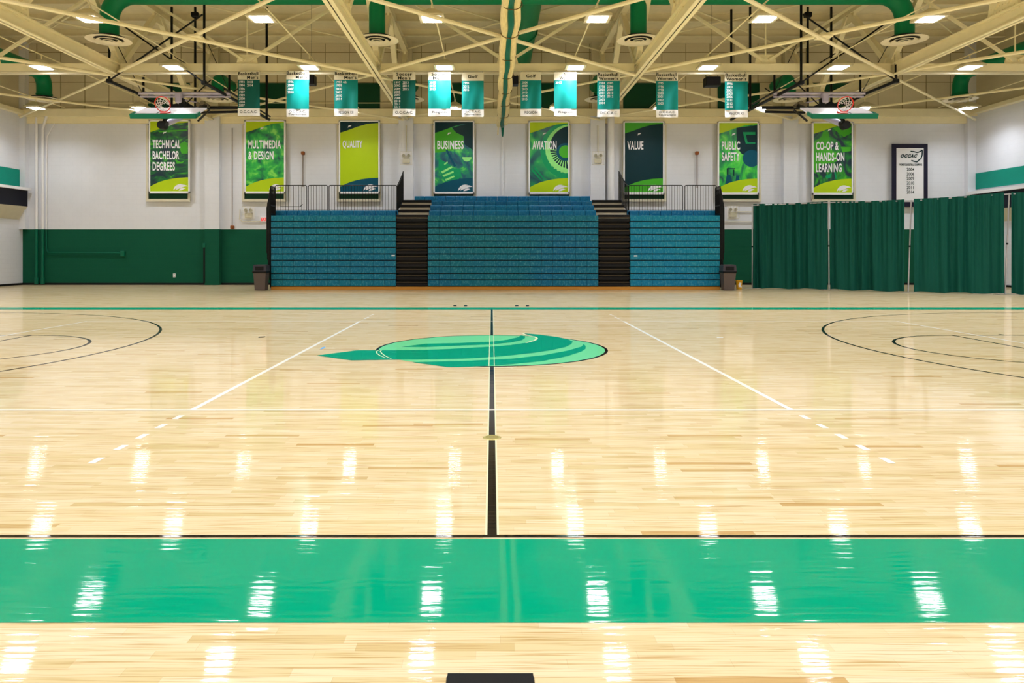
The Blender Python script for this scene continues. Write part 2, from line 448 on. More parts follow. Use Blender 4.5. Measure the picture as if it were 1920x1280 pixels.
# pilasters
PIL = [-13.04, -4.0, 4.95, 13.95]
tn = 4
for k, px in enumerate(PIL):
    w = .34
    struct('trim_%d' % tn, MB().box(px - w, px + w, YB - .3, YB, 2.6, 7.86), M_wall, 'white pilaster of the far wall')
    struct('trim_%d' % (tn + 1), MB().box(px - w, px + w, YB - .3, YB, 0, 2.6), M_wallgreen)
    struct('trim_%d' % (tn + 2), MB().box(px - w + .06, px + w - .06, YB - .28, YB, 8.2, ZC), M_walltan)
    tn += 3
for X0, X1 in ((XL, XL + .28), (XR - .38, XR)):
    struct('trim_%d' % tn, MB().box(X0, X1, YB - .28, YB, 2.6, ZC), M_wall); tn += 1
# tall recessed window bays, painted dark green, one behind each wall banner
BAN = [317, 496.5, 673.5, 851, 1029.5, 1207.5, 1384.5, 1561.5]
for k, c in enumerate(BAN):
    X = (c - VX) * YB / F; w = .98
    o = MB().box(X - w, X + w, YB - .035, YB, 4.02, 9.47).build('window_%d' % (k + 1), M_window); tag(o, 'tall green painted window bay', None, None, 'structure')
    fr = MB()
    for s_ in (-1, 1): fr.box(X + s_ * w - .05, X + s_ * w + .05, YB - .12, YB - .035, 3.98, 7.5)
    fr.box(X - w - .05, X + w + .05, YB - .14, YB - .035, 3.9, 4.02)
    fr.build('window_frame', M_offwhite, o)
# purlins and roof deck ribs (they hold up the ceiling)
for k, Y in enumerate([-5 + 2.05 * i for i in range(19)]):
    struct('trim_%d' % tn, MB().ibeam((XL, Y - .1, ZC - .14), (XR, Y - .1, ZC - .17), .2, .34, .03, .03), M_deck); tn += 1
M_seam = mat('wall_seam', (150, 138, 104), .8)
uw = [o for o in bpy.data.objects if o.name == 'wall_back_upper'][0]
sm = MB()
for i in range(40): sm.box(-21.4 + i * 1.13, -21.37 + i * 1.13, YB - .012, YB - .001, 8.25, ZC - .02)
for z in (9.5, 10.35, 10.9): sm.box(XL + .3, XR - .4, YB - .014, YB - .001, z, z + .03)
sm.build('panel_seam', M_seam, uw)
# side wall panels
def side(s, X, zt0, zt1, zb0, zb1):
    a, b = sorted((X, X + s * .03)); struct_n('teal', MB().box(a, b, 18, YB - .25, zt0, zt1), M_teal)
tag(MB().box(XL, XL + .04, 17, 33.75, 4.57, 5.38).build('wall_panel', M_teal), 'teal green painted strip on the side wall near the corner pipes', 'panel')
t = thing('mezzanine_ledge', (XL, 26, 3.62), 'black fascia box with white top ledge under the teal strip, beside the corner pipes', 'ledge')
MB().box(XL, XL + .36, 17, 33.7, 3.66, 4.40).build('fascia', M_navy, t)
MB().box(XL, XL + .52, 17, 33.75, 4.40, 4.52).build('ledge_top', M_white, t)
MB().prism([(XL, 3.05), (XL + .36, 3.66), (XL, 3.66)], 'y', 17, 33.7).build('shadow_soffit', M_offwhite, t)  # sloped underside shaped to fill the slanted shadow below the fascia
tag(MB().box(XR - .04, XR, 17, 33.65, 4.46, 5.2).build('wall_panel', M_teal), 'teal green painted strip on the side wall above the drapes', 'panel')
t = thing('mezzanine_ledge', (XR, 26, 3.4), 'black fascia box with white top ledge above the green drapes', 'ledge')
MB().box(XR - .3, XR, 17, 33.65, 3.45, 4.2).build('fascia', M_navy, t)
MB().box(XR - .42, XR, 17, 33.7, 4.2, 4.34).build('ledge_top', M_white, t)
MB().prism([(XR, 2.9), (XR, 3.45), (XR - .3, 3.45)], 'y', 17, 33.65).build('shadow_soffit', M_offwhite, t)

# ================================================================== COURT MARKINGS (paint of the floor)
def deco(name, polys, m, z, label=None):
    mb = MB()
    for P in polys:
        i = len(mb.v); mb.v += [(p[0], p[1], z) for p in P]
        a = sum(P[k][0] * P[(k + 1) % len(P)][1] - P[(k + 1) % len(P)][0] * P[k][1] for k in range(len(P)))
        q = tuple(range(i, i + len(P))); mb.f.append(q if a > 0 else tuple(reversed(q)))
    o = mb.build(name, m, floor)
    if label: o['label'] = label
    return o
def rect(x0, x1, y0, y1): return [(x0, y0), (x1, y0), (x1, y1), (x0, y1)]
def arc(cx, cy, r, a0, a1, w=.05, n=72):
    out = []
    for k in range(n):
        t0, t1 = a0 + (a1 - a0) * k / n, a0 + (a1 - a0) * (k + 1) / n
        out.append([(cx + (r - w / 2) * math.cos(t0), cy + (r - w / 2) * math.sin(t0)), (cx + (r + w / 2) * math.cos(t0), cy + (r + w / 2) * math.sin(t0)),
                    (cx + (r + w / 2) * math.cos(t1), cy + (r + w / 2) * math.sin(t1)), (cx + (r - w / 2) * math.cos(t1), cy + (r - w / 2) * math.sin(t1))])
    return out
CY = 11.55; BL = 14.33
deco('sideline_band', [rect(-19, 19, 3.007, 3.885)], M_fgreen, .001, 'wide green band beside the near sideline')
deco('sideline_band', [rect(-19, 19, 19.33, 20.05)], M_fgreen, .001, 'green band beside the far sideline')
deco('black_sideline', [rect(-BL, BL, 3.903, 3.94)], M_fblack, .0012)
deco('black_sideline', [rect(-BL, BL, 19.2, 19.235)], M_fblack, .0012)
deco('center_line', [rect(-.024, .028, 3.94, CY - 1.83), rect(-.024, .028, CY + 1.83, 19.33)], M_fblack, .0014)
deco('center_line_edge', [rect(-.036, -.024, 3.94, 19.3), rect(.028, .040, 3.94, 19.3)], mat('floor_pale_edge', (225, 226, 190), .2), .0012)
ll = [rect(-9, 9, CY - 4.53, CY - 4.48), rect(-9, 9, CY + 4.48, CY + 4.53)]
for s in (-1, 1):
    ll.append(rect(s * 2.93 - .028, s * 2.93 + .028, CY - 4.48, CY + 4.48)); ll.append(rect(s * 9 - .025, s * 9 + .025, CY - 4.5, CY + 4.5))
    for k in range(5):
        y = CY - 4.53 - .2 - k * .35; ll.append(rect(s * 2.93 - .028, s * 2.93 + .028, y - .15, y))
        y = CY + 4.53 + .2 + k * .35; ll.append(rect(s * 2.93 - .028, s * 2.93 + .028, y, y + .15))
deco('volleyball_lines', ll, M_fwhite, .0016, 'white volleyball court lines')
for s in (-1, 1):
    bx = s * (BL - 1.6); q = arc(bx, CY, 6.75, -PI / 2, PI / 2) if s < 0 else arc(bx, CY, 6.75, PI / 2, 3 * PI / 2)
    q += [rect(*sorted((bx, s * BL)), CY - 6.775, CY - 6.725), rect(*sorted((bx, s * BL)), CY + 6.725, CY + 6.775)]
    deco('three_point_arc', q, M_fblack, .0013)
    fx = s * 8.53; q = arc(fx, CY, 1.83, -PI / 2, PI / 2) if s < 0 else arc(fx, CY, 1.83, PI / 2, 3 * PI / 2)
    q += [rect(fx - .025, fx + .025, CY - 1.83, CY + 1.83), rect(*sorted((fx, s * BL)), CY - 1.855, CY - 1.805), rect(*sorted((fx, s * BL)), CY + 1.805, CY + 1.855)]
    for d in (2.1, 3.0, 3.9, 4.8):
        for e in (-1, 1): q.append(rect(s * (BL - d) - .025, s * (BL - d) + .025, *sorted((CY + e * 1.83, CY + e * 2.0))))
    deco('key_lines', q, M_fblack, .0014)
    deco('baseline', [rect(s * BL - .025, s * BL + .025, 3.9, 19.2)], M_fblack, .0013)
disc = [(1.8 * math.cos(2 * PI * k / 96), CY + 1.8 * math.sin(2 * PI * k / 96)) for k in range(96)]
deco('logo_disc', [disc], M_flight, .002, 'light green centre circle')
deco('logo_ring', arc(0, CY, 1.815, math.radians(-100), math.radians(205), .045, 96), M_fblack, .0024)
def LP(pts): return [FL(580 + x / 3.31, 600 + y / 3.31) for x, y in pts]
deco('logo_comet', [
    LP([(45, 220), (300, 187), (430, 187), (720, 185), (850, 180), (1000, 172), (1120, 165), (1250, 155), (1340, 141), (1390, 128), (1413, 114), (1400, 103), (1360, 92), (1325, 82),
        (1430, 90), (1540, 105), (1600, 118), (1635, 133), (1625, 150), (1590, 168), (1500, 188), (1400, 203), (1250, 220), (1120, 231), (950, 240), (800, 244), (640, 246), (540, 246), (260, 250)]),
    LP([(570, 167), (720, 147), (900, 143), (1120, 135), (1230, 122), (1300, 105), (1312, 94), (1338, 98), (1340, 110), (1320, 125), (1250, 140), (1120, 152), (900, 160), (720, 168)]),
    LP([(640, 262), (760, 258), (1000, 252), (1250, 240), (1450, 218), (1600, 190), (1690, 165), (1700, 150), (1715, 160), (1715, 178), (1690, 195), (1600, 225), (1450, 255), (1250, 275), (1040, 288), (930, 292), (860, 292)])],
    M_fgreen, .0028, 'dark green comet shaped college emblem')
ed = mat('floor_pale_edge', (0, 0, 0))
def fl_line(pts, w):
    P = LP(pts); out = []
    for a, b in zip(P, P[1:]):
        d = Vector((b[0] - a[0], b[1] - a[1])).normalized() * w; nx, ny = -d.y, d.x
        out.append([(a[0] - nx, a[1] - ny), (b[0] - nx, b[1] - ny), (b[0] + nx, b[1] + ny), (a[0] + nx, a[1] + ny)])
    return out
deco('logo_outline', fl_line([(432, 187), (415, 195), (422, 210), (440, 222), (470, 234)], .008) + fl_line([(448, 187), (440, 196), (455, 212), (480, 228), (510, 240)], .008)
     + fl_line([(1325, 82), (1345, 95), (1400, 104), (1413, 114), (1400, 126), (1345, 142)], .02) + [rect(-.042, -.032, CY - 1.8, CY + 1.8), rect(.030, .040, CY - 1.8, CY + 1.8)], ed, .0034)
deco('tape_mark', [[FL(484, 633), FL(496, 632.4), FL(498, 630.6), FL(486, 631)]], M_fblack, .002)
deco('tape_mark', [[FL(600, 655), FL(607, 653.5), FL(611, 650), FL(604, 651)]], mat('blue_tape', (70, 150, 215)), .002, 'scrap of blue tape')
deco('tape_mark', [[FL(1344, 633.4), FL(1356, 633.4), FL(1356, 632), FL(1344, 632)]], M_fwhite, .002)
for c in (863, 979):
    deco('bolt_mark', [[FL(c + s * 10 - 3, 573.6), FL(c + s * 10 + 3, 573.6), FL(c + s * 10 + 3, 571.8), FL(c + s * 10 - 3, 571.8)] for s in (-1, 1)], M_fblack, .002)
t = thing('floor_plate', (0, 6.0, 0), 'round brass cover plate set in the black centre line', 'floor plate')
MB().lathe([(0.001, .0045), (.052, .0045), (.054, .002)], (0.002, 6.0, 0)).build('plate', M_brass, t)
MB().lathe([(.054, .0), (.056, .006), (.072, .006), (.077, .001)], (0.002, 6.0, 0)).build('plate_rim', mat('dull_brass', (196, 184, 120), .35, .5), t)
t = thing('equipment_case', (-.005, 2.5, 0), 'small black rounded case lying on the floor at the bottom edge of the photo', 'case')
MB().bbox(-.162, .152, 2.32, 2.585, 0, .035, .012).build('case_body', M_blackplastic, t)
MB().bbox(-.158, .148, 2.325, 2.58, .035, .041, .003).build('case_lid', mat('matte_black', (10, 10, 13), .7), t)

# ================================================================== LIGHT FIXTURES
LX = [-19.85, -15.3, -10.82, -6.2, -1.61, 2.85, 7.35, 11.78, 16.25, 20.75]
ROWS = [(19.4, 'along the top edge'), (24.5, 'beside the hanging banners'), (31.4, 'near the far wall'),
        (16.4, 'of the overhead row mirrored in the floor'), (11.2, 'of the row over mid court'), (6.1, 'of the row over the near sideline'), (0.9, 'of the row over the viewer')]  # rows from mid court to the viewer are unseen, added to light the hall
ORD = ['first', 'second', 'third', 'fourth', 'fifth', 'sixth', 'seventh', 'eighth', 'ninth', 'tenth']
LZ = 7.8
def make_lamp():
    t = thing('high_bay_light', (0, 0, 0), 'x', 'ceiling light')
    b = .34
    mb = MB(); i = 0
    mb.v = [(-b, -b, 0), (b, -b, 0), (b, b, 0), (-b, b, 0), (-b, -b, .06), (b, -b, .06), (b, b, .06), (-b, b, .06), (-.09, -.09, .26), (.09, -.09, .26), (.09, .09, .26), (-.09, .09, .26),
            (-b + .09, -b + .09, 0), (b - .09, -b + .09, 0), (b - .09, b - .09, 0), (-b + .09, b - .09, 0)]
    for k in range(4):
        n = (k + 1) % 4
        mb.f += [(k, n, n + 4, k + 4), (k + 4, n + 4, n + 8, k + 8), (k, k + 12, n + 12, n)]
    mb.f.append((8, 9, 10, 11))
    mb.build('lamp_housing', M_housing, t)
    MB().bbox(-b + .09, b - .09, -b + .09, b - .09, -.012, .004, .004).build('lamp_lens', M_lens, t)
    MB().tube([(0, 0, .26), (0, 0, .42)], .02).build('hanger', M_cream, t)
    ld = bpy.data.lights.new('lamp_light', 'AREA'); ld.shape = 'SQUARE'; ld.size = .48; ld.energy = LAMP_POWER; ld.color = (.88, .94, 1.0)
    ld.spread = math.radians(138)
    lo = bpy.data.objects.new('lamp_light', ld); lo.parent = t; lo.location = (0, 0, -.02); COL.objects.link(lo)
    return t
proto = make_lamp(); first = True
for Y, rl in ROWS:
    for k, x in enumerate(LX):
        t = proto if first else copy_tree(proto)
        first = False
        t.location = (x, Y, LZ)
        px = VX + x * F / Y
        if Y > 19 and 0 < px < 1920:
            vis = [q for q in LX if 0 < VX + q * F / Y < 1920]
            tag(t, 'square high bay lamp, %s of %s %s' % (ORD[vis.index(x)], {6: 'six', 8: 'eight', 10: 'ten'}.get(len(vis), len(vis)), rl), 'ceiling light', 'high bay lamps')
        else:
            tag(t, 'square high bay lamp overhead, out of view, lighting the hall', 'ceiling light', 'high bay lamps out of view')
for k, x in enumerate(LX):
    tag(MB().tube([(x, YF + .1, LZ + .44), (x, YB - .4, LZ + .44)], .022, 6).build('lamp_conduit', M_cream), 'thin cream conduit running lengthwise over the %s line of lamps' % ORD[k], 'conduit', 'lamp conduits')

# ================================================================== STEEL: trusses, struts, bracing
TX = [-13.05, -4.0, 5.1, 14.0]
TL = ['cream roof truss ending between the Technical and Multimedia wall banners', 'cream roof truss ending between the Quality and Business wall banners',
      'cream roof truss ending between the Aviation and Value wall banners', 'cream roof truss ending between the Public Safety and Co-op wall banners']
BN = [-2.9, 2.75, 8.4, 14.05, 19.7, 25.35, 31.0]
TNO = [-5.7, -.1, 5.6, 11.2, 16.9, 22.5, 28.2, 33.6]
for k, x in enumerate(TX):
    t = thing('roof_truss', (x, 14, 7.65), TL[k], 'truss', 'roof trusses')
    MB().ibeam((x, YF + .1, 7.88), (x, YB - .36, 7.88), .26, .42, .035, .03).build('bottom_chord', M_cream, t)
    MB().ibeam((x, YF + .1, 10.93), (x, YB - .36, 10.93), .24, .3, .03, .03).build('top_chord', M_cream, t)
    for Yb in BN:
        g = MB().prism([(Yb - .62, 8.02), (Yb + .62, 8.02), (Yb + .5, 8.5), (Yb + .2, 8.72), (Yb - .2, 8.72), (Yb - .5, 8.5)], 'x', x - .05, x + .05)
        for a in range(-4, 5):
            for c in (8.15, 8.3, 8.45): g.box(x - .065, x + .065, Yb + a * .11 - .015, Yb + a * .11 + .015, c - .015, c + .015)
        g.build('gusset_plate', M_cream, t)
    for Yt in TNO:
        MB().prism([(Yt - .45, 10.85), (Yt + .45, 10.85), (Yt + .3, 10.45), (Yt - .3, 10.45)] if Yt < 33 else [(Yt - .45, 10.85), (Yt - .08, 10.85), (Yt - .08, 10.45), (Yt - .3, 10.45)], 'x', x - .05, x + .05).build('gusset_plate', M_cream, t)
    for Yb in BN:
        for Yt in TNO:
            if abs(Yt - Yb) < 3:
                MB().bar((x, Yb + (.18 if Yt > Yb else -.18), 8.3), (x, Yt + (-.1 if Yt > Yb else .1), 10.8), .2, .2, (1, 0, 0)).build('web_member', M_cream, t)
# lateral struts with sway bracing between the trusses
XS = [XL + .1] + TX + [XR - .1]
BAYS = ['above the corner pipes', 'above the Multimedia and Quality banners', 'above mid court', 'above the Value and Public Safety banners', 'above the green drapes']
for i in range(5):
    a, b = XS[i], XS[i + 1]; m = (a + b) / 2; e = .14
    a_, b_ = a + e if i else a, b - e if i < 4 else b
    t = thing('sway_frame', (m, 25.15, 7.7), 'cream strut with sloping braces ' + BAYS[i], 'steel strut', 'sway frames')
    MB().box(a_, b_, 25.06, 25.26, 7.82, 8.09).build('strut', M_cream, t)
    MB().box(a_, b_, 25.02, 25.12, 7.71, 7.77).build('tie_angle', M_offwhite, t)
    MB().prism([(m - .38, 8.09), (m + .38, 8.09), (m + .3, 8.42), (m - .3, 8.42)], 'y', 25.13, 25.17).build('gusset_plate', M_cream, t)
    MB().bar((m - .1, 25.1, 8.2), (a + (.2 if i else 0), 25.1, 10.9), .09, .1, (0, 1, 0)).build('sway_brace', M_cream, t)
    MB().bar((m + .1, 25.1, 8.2), (b - (.2 if i < 4 else 0), 25.1, 10.9), .09, .1, (0, 1, 0)).build('sway_brace', M_cream, t)
    MB().tube([(m, 25.15, 8.4), (m, 25.15, 10.9)], .03).build('hanger_rod', M_cream, t)
    MB().ibeam((a_, 25.15, 10.95), (b_, 25.15, 10.95), .14, .2, .02, .02).build('top_strut', M_cream, t)
    # bracing in the plane of the bottom chords
    for j, (y0, y1, wh) in enumerate(((16.5, 25.0, 'in front of'), (25.3, 33.4, 'behind'))):
        q = thing('cross_brace', (m, (y0 + y1) / 2, 7.7), 'crossed cream pipes %s the hanging banners, %s' % (wh, BAYS[i]), 'cross bracing', 'horizontal cross bracing')
        r = .055 if j == 0 else .045
        MB().tube([(a + .1, y0, 7.66), (b - .1, y1, 7.66)], r).build('brace_pipe', M_cream, q)
        MB().tube([(a + .1, y1, 7.78), (b - .1, y0, 7.78)], r).build('brace_pipe', M_cream, q)
        if j == 0: MB().bbox(m - .2, m + .2, (y0 + y1) / 2 - .2, (y0 + y1) / 2 + .2, 7.69, 7.75, .01).build('joint_plate', M_cream, q)
    q = thing('cross_brace', (m, 29, 10.8), 'slender crossed bracing high under the roof, ' + BAYS[i], 'cross bracing', 'roof cross bracing')
    MB().tube([(a + .1, 25.3, 10.85), (b - .1, 33.4, 10.85)], .035, 6).build('brace_pipe', M_cream, q)
    MB().tube([(a + .1, 33.4, 10.93), (b - .1, 25.3, 10.93)], .035, 6).build('brace_pipe', M_cream, q)

# ================================================================== DUCTS AND DIFFUSERS
DY = 23.75
def bend(p, c0, c1, r, n=8):
    """points of a rounded corner at p between directions c0 (incoming) and c1 (outgoing)"""
    p, c0, c1 = Vector(p), Vector(c0), Vector(c1); out = []
    o = p - c0 * r + c1 * r
    for k in range(n + 1):
        w = PI / 2 * k / n
        out.append(o - c1 * (r * math.cos(w)) + c0 * (r * math.sin(w)))
    return out
DZ = H + 464 * DY / F + .36
xl, xr = (205 - VX) * DY / F, (1696 - VX) * DY / F
dz = H + 396 * DY / F
t = thing('air_duct', (0.5, DY, dz), 'big round green duct crossing the hall with an elbow at each end', 'duct')
path = [(xl, DY, dz + .12)] + bend((xl, DY, DZ), (0, 0, 1), (1, 0, 0), .85) + [(-4, DY, DZ), (1, DY, DZ), (5, DY, DZ)] + bend((xr, DY, DZ), (1, 0, 0), (0, 0, -1), .85) + [(xr, DY, dz + .12)]
R = [.3] * 4 + [.3 + .06 * k / 5 for k in range(6)] + [.36] * 3 + [.36 - .06 * k / 5 for k in range(6)] + [.3] * 4
MB().tube(path, R[:len(path)], 24).build('main_duct', M_duct, t, True)
for px in (707, 1197):
    x = (px - VX) * DY / F
    MB().tube([(x, DY, dz + .1), (x, DY, DZ - .1)], .265, 20).build('duct_drop', M_duct, t, True)
def diffuser(x, y, z, R0, label, group='round ceiling diffusers'):
    q = thing('air_diffuser', (x, y, z), label, 'air diffuser', group)
    s = R0 / .7
    for nm, ra, rb, dz_, fl in (('outer_ring', .46, .7, 0, .03), ('middle_ring', .27, .39, -.02, .05), ('inner_ring', .14, .215, -.04, .05)):
        MB().lathe([(ra * s, fl), (rb * s - .01, 0), (rb * s, .004), (rb * s, .012), (ra * s + .01, fl + .014), (ra * s, fl)], (x, y, z + dz_), 44).build(nm, M_diff, q, True)
    MB().lathe([(.001, .004), (.08 * s, 0), (.085 * s, .01), (.001, .03)], (x, y, z - .05), 20).build('centre_cone', M_diff, q, True)
    MB().lathe([(.001, .095), (.5 * s, .095), (.5 * s, .11), (.001, .11)], (x, y, z), 40).build('back_plate', M_blackplastic, q)  # black disc stands in for the dark duct interior between the rings
    return q
for px, l in ((204, 'at the green duct elbow above the corner pipes'), (707, 'under the green duct drop above the Quality banner'), (1197, 'under the green duct drop above the Value banner'), (1696, 'at the elbow of the big green duct above the drapes')):
    diffuser((px - VX) * DY / F, DY, dz, .7, 'large round white air diffuser ' + l)
# trunk to the far wall
t = thing('air_duct', (1.3, 29, 9.9), 'round green trunk duct running from the crossing duct back to the far wall', 'duct')
MB().tube([(1.3, DY + .1, 10.35), (1.3, 26, 10.35), (1.32, 33.55, 10.3)], [.45, .47, .47], 24).build('duct_body', M_duct, t, True)
MB().lathe([(.5, 0), (.52, .02), (.52, .06), (.47, .08)], (1.31, 28.5, 10.33), 24, 'y').build('duct_collar', M_duct, t)
for k, px in enumerate((83, 408, 766, 1126, 1480, 1800)):
    Y = 32.0; x = (px - VX) * Y / F; z = H + 285 * Y / F
    lab = ['above the corner pipes', 'behind the hoop over the Technical banner', 'between the soccer banners', 'above the Aviation and Value banners', 'behind the hoop over the Co-op banner', 'in the drape side corner'][k]
    diffuser(x, Y, z, .7, 'round white diffuser near the far wall, ' + lab)
    if k in (0, 5):
        s = -1 if k == 0 else 1
        q = thing('air_duct', (x, 26, z), 'green duct running along the side wall ending in an elbow, ' + ('above the corner pipes' if k == 0 else 'above the drapes'), 'duct')
        MB().tube([(x, 12, z + 1.15), (x, 29, z + 1.15)] + bend((x, 32, z + 1.15), (0, 1, 0), (0, 0, -1), .6)[0:] + [(x, 32, z + .1)], .31, 20).build('duct_body', M_duct, q, True)
        MB().lathe([(.31, 0), (.335, .02), (.335, .06), (.31, .08)], (x, 32, z + .2), 20).build('duct_collar', M_duct, q)
    else:
        q = thing('air_duct', (x, 32.5, z), 'short green elbow duct near the far wall, ' + lab, 'duct')
        MB().tube([(x, 32, z + .1)] + bend((x, 32, z + .95), (0, 0, 1), (0, 1, 0), .4) + [(x, 33.6, z + .95)], .28, 18).build('duct_body', M_duct, q, True)
        MB().lathe([(.28, 0), (.305, .02), (.305, .06), (.28, .08)], (x, 32, z + .25), 18).build('duct_collar', M_duct, q)

# ================================================================== DIVIDER CURTAIN BUNDLE
t = thing('divider_curtain', (.5, 20, 7.2), 'hoisted court divider, cream netting bundled round green vinyl, tied under the roof at mid court', 'divider curtain')
def rope(off, amp, r, m, nm, ph, y1):
    pts, rs = [], []
    Y = 8.0
    while Y < y1:
        s = abs(math.sin(PI * (Y - 8) / 2.3))
        zc = 5.9 - (.03 * max(0, (Y - 30)) if Y > 30 else 0)
        pts.append((.08 * 5.95 + off[0] * (.92 + .1 * s) + amp * math.sin(Y * 1.7 + ph), Y, H + zc + off[1] - .05 * s + .02 * math.sin(Y * 3 + ph)))
        rs.append(r * (.92 + .14 * s)); Y += .28
    MB().tube(pts, rs, 10).build(nm, m, t, True)
rope((-.145, 0), .015, .105, M_creamcloth, 'netting_bundle', 0, 33.0)
rope((.14, 0), .02, .095, M_creamcloth, 'netting_bundle', 2, 32.6)
rope((0, -.03), .02, .085, M_greencloth, 'vinyl_bundle', 1, 33.3)
for k in range(11):
    Y = 8 + 2.3 * k
    if Y < 33:
        zc = H + 5.9 - (.03 * max(0, Y - 30)); a = [(.49 + .24 * math.cos(w), Y, zc + .13 * math.sin(w)) for w in [2 * PI * j / 16 for j in range(17)]]
        MB().tube(a, .012, 5).build('tie_cord', mat('tie_cord', (110, 84, 50)), t)
MB().tube([(.3, 32.9, 7.45), (.28, 33.0, 6.9)], .03).build('tail', M_creamcloth, t)
MB().tube([(.5, 33.1, 7.4), (.5, 33.2, 6.85)], [.09, .03]).build('tail', M_greencloth, t)

# ================================================================== HANGING CHAMPIONSHIP BANNERS
YH = 24.85
HB = [
    (446, 487, 134, 217, "Basketball\nMen's", ['1993\n1994\n1996\n1997\n1999\n2000\n2004\n2007', '2010\n2014'], 'O.C.C.A.C.', 'R', 'Basketball Men\'s hanging banner with ten years in two columns'),
    (537, 579, 133, 219, "Basketball\nMen's", ['1996\n2000\n2007\n2010'], 'O.C.C.A.C.\nTournament', 'R', 'Basketball Men\'s hanging banner with four years and a Tournament foot'),
    (627, 671, 134, 218, "Basketball\nMen's", ['1997 4th\n1999\n2000\n2007\n2010\n2014'], 'REGION XII', 'R', 'Basketball Men\'s hanging banner with six years and a REGION foot'),
    (737, 779, 135, 218, "Soccer\nMen's", ['1997\n2002\n2004\n2005\n2007\n2008\n2010\n2011\n2012', '2013\n2014\n2015'], 'O.C.C.A.C.', 'C', 'Soccer Men\'s hanging banner with twelve years in two columns'),
    (803, 845, 135, 218, "Soccer\nMen's", ['2010\n2012\n2013'], 'Region', 'C', 'Soccer Men\'s hanging banner with only three years, brightly lit by the lamp above'),
    (866, 907, 136, 219, 'Golf', ['1994\n2012\n2015'], 'O.C.C.A.C.\nTournament', 'C', 'Golf hanging banner with three years and a Tournament foot'),
    (976, 1015, 135, 218, 'Golf', ['2004\n2009\n2010\n2013\n2014\n2015'], 'REGION', 'C', 'Golf hanging banner with six years and a REGION foot'),
    (1039, 1081, 135, 218, "Soccer\nWomen's", ['2012'], 'Region', 'R', 'Soccer Women\'s hanging banner with a single year'),
    (1120, 1162, 136, 219, "Basketball\nWomen's", ['1984\n1998\n2000\n2001\n2002\n2003\n2004', '2005\n2006\n2009\n2010\n2012'], 'O.C.C.A.C.', 'R', 'Basketball Women\'s hanging banner with twelve years in two columns'),
    (1230, 1271, 136, 220, "Basketball\nWomen's", ['1995\n1996\n1998\n2000\n2001\n2002\n2003'], 'O.C.C.A.C.\nTournament', 'R', 'Basketball Women\'s hanging banner with seven years and a Tournament foot'),
    (1359, 1402, 137, 220, "Basketball\nWomen's", ['1996\n2000\n2001\n2003\n2006\n2011\n2012\n2013'], 'REGION XII', 'R', 'Basketball Women\'s hanging banner with eight years and a REGION foot'),
]
def cloth(x0, x1, z0, z1, y, amp, ph, nx=14, nz=16):
    mb = MB()
    for b in (0, .004):
        for j in range(nz + 1):
            for i in range(nx + 1):
                u, v = i / nx, j / nz
                a = amp * (1 - v) ** .6
                mb.v.append((x0 + (x1 - x0) * u, y + b + a * math.sin(u * 7 + ph + 1.2 * v) + .5 * a * math.sin(u * 13 + ph * 2 - v * 3), z0 + (z1 - z0) * v))
    for b in (0, 1):
        o = b * (nx + 1) * (nz + 1)
        for j in range(nz):
            for i in range(nx):
                q = (o + j * (nx + 1) + i, o + j * (nx + 1) + i + 1, o + (j + 1) * (nx + 1) + i + 1, o + (j + 1) * (nx + 1) + i)
                mb.f.append(q if b == 0 else tuple(reversed(q)))
    return mb
for k, (x0, x1, y0, y1, head, cols, foot, al, lab) in enumerate(HB):
    X0, X1, Z1, Z0 = (x0 - VX) * YH / F, (x1 - VX) * YH / F, H - (y0 - VY) * YH / F, H - (y1 - VY) * YH / F
    Ht, w = Z1 - Z0, X1 - X0
    t = thing('hanging_banner', ((X0 + X1) / 2, YH, Z0), lab, 'banner', 'championship banners hanging from the cross strut')
    zt, zb = Z1 - Ht * .185, Z0 + Ht * .165
    cl = cloth(X0, X1, zb, zt, YH, .022, k * 1.7).build('cloth', M_bannershade if k in (0, 3) else M_bannergreen, t, True)
    hp = MB().box(X0, X1, YH - .004, YH + .01, zt, Z1).build('head_panel', M_offwhite if True else M_white, t)
    fp = cloth(X0, X1, Z0, zb + .003, YH - .006, .022, k * 1.7, 14, 3).build('foot_panel', M_white, t, True)
    two = '\n' in head
    hw = w * (.92 if 'Bask' in head else (.7 if two else .46)); hx = X1 - hw - w * .06 if al == 'R' else (X0 + X1 - hw) / 2
    hz0, hz1 = (zt + Ht * .012, Z1 - Ht * .012) if two else (zt + Ht * .06, zt + Ht * .13)
    letters(head, hx, hx + hw, hz0, hz1, YH - .012, M_ink, hp, 'heading', 'RIGHT' if al == 'R' else 'CENTER', .022, .88)
    for c, body in enumerate(cols):
        n = body.count('\n') + 1; cw = w * (.27 if '4th' not in body else .48); cx = X0 + w * (.06 + .37 * c)
        pit = Ht * (.07 if n > 8 else .075); top = zt - Ht * .03
        letters(body, cx, cx + cw, top - pit * n + pit * .3, top, YH - .03, M_white, cl, 'years', 'LEFT', .004, 1.0)
    two = '\n' in foot
    fw = w * (.8 if 'O.C' in foot else .62)
    letters(foot, (X0 + X1 - fw) / 2, (X0 + X1 + fw) / 2, Z0 + Ht * (.03 if two else .055), zb - Ht * (.03 if two else .05), YH - .035, M_ink, fp, 'foot_lettering', 'CENTER', .01, .95)
    hg = MB()
    for xx in (X0 + .04, X1 - .04): hg.tube([(xx, YH + .003, Z1 - .02), (xx, YH + .1, Z1 + .05), (xx, 25.03, 7.80)], .006, 5)
    hg.build('hanging_cord', M_grey, t)

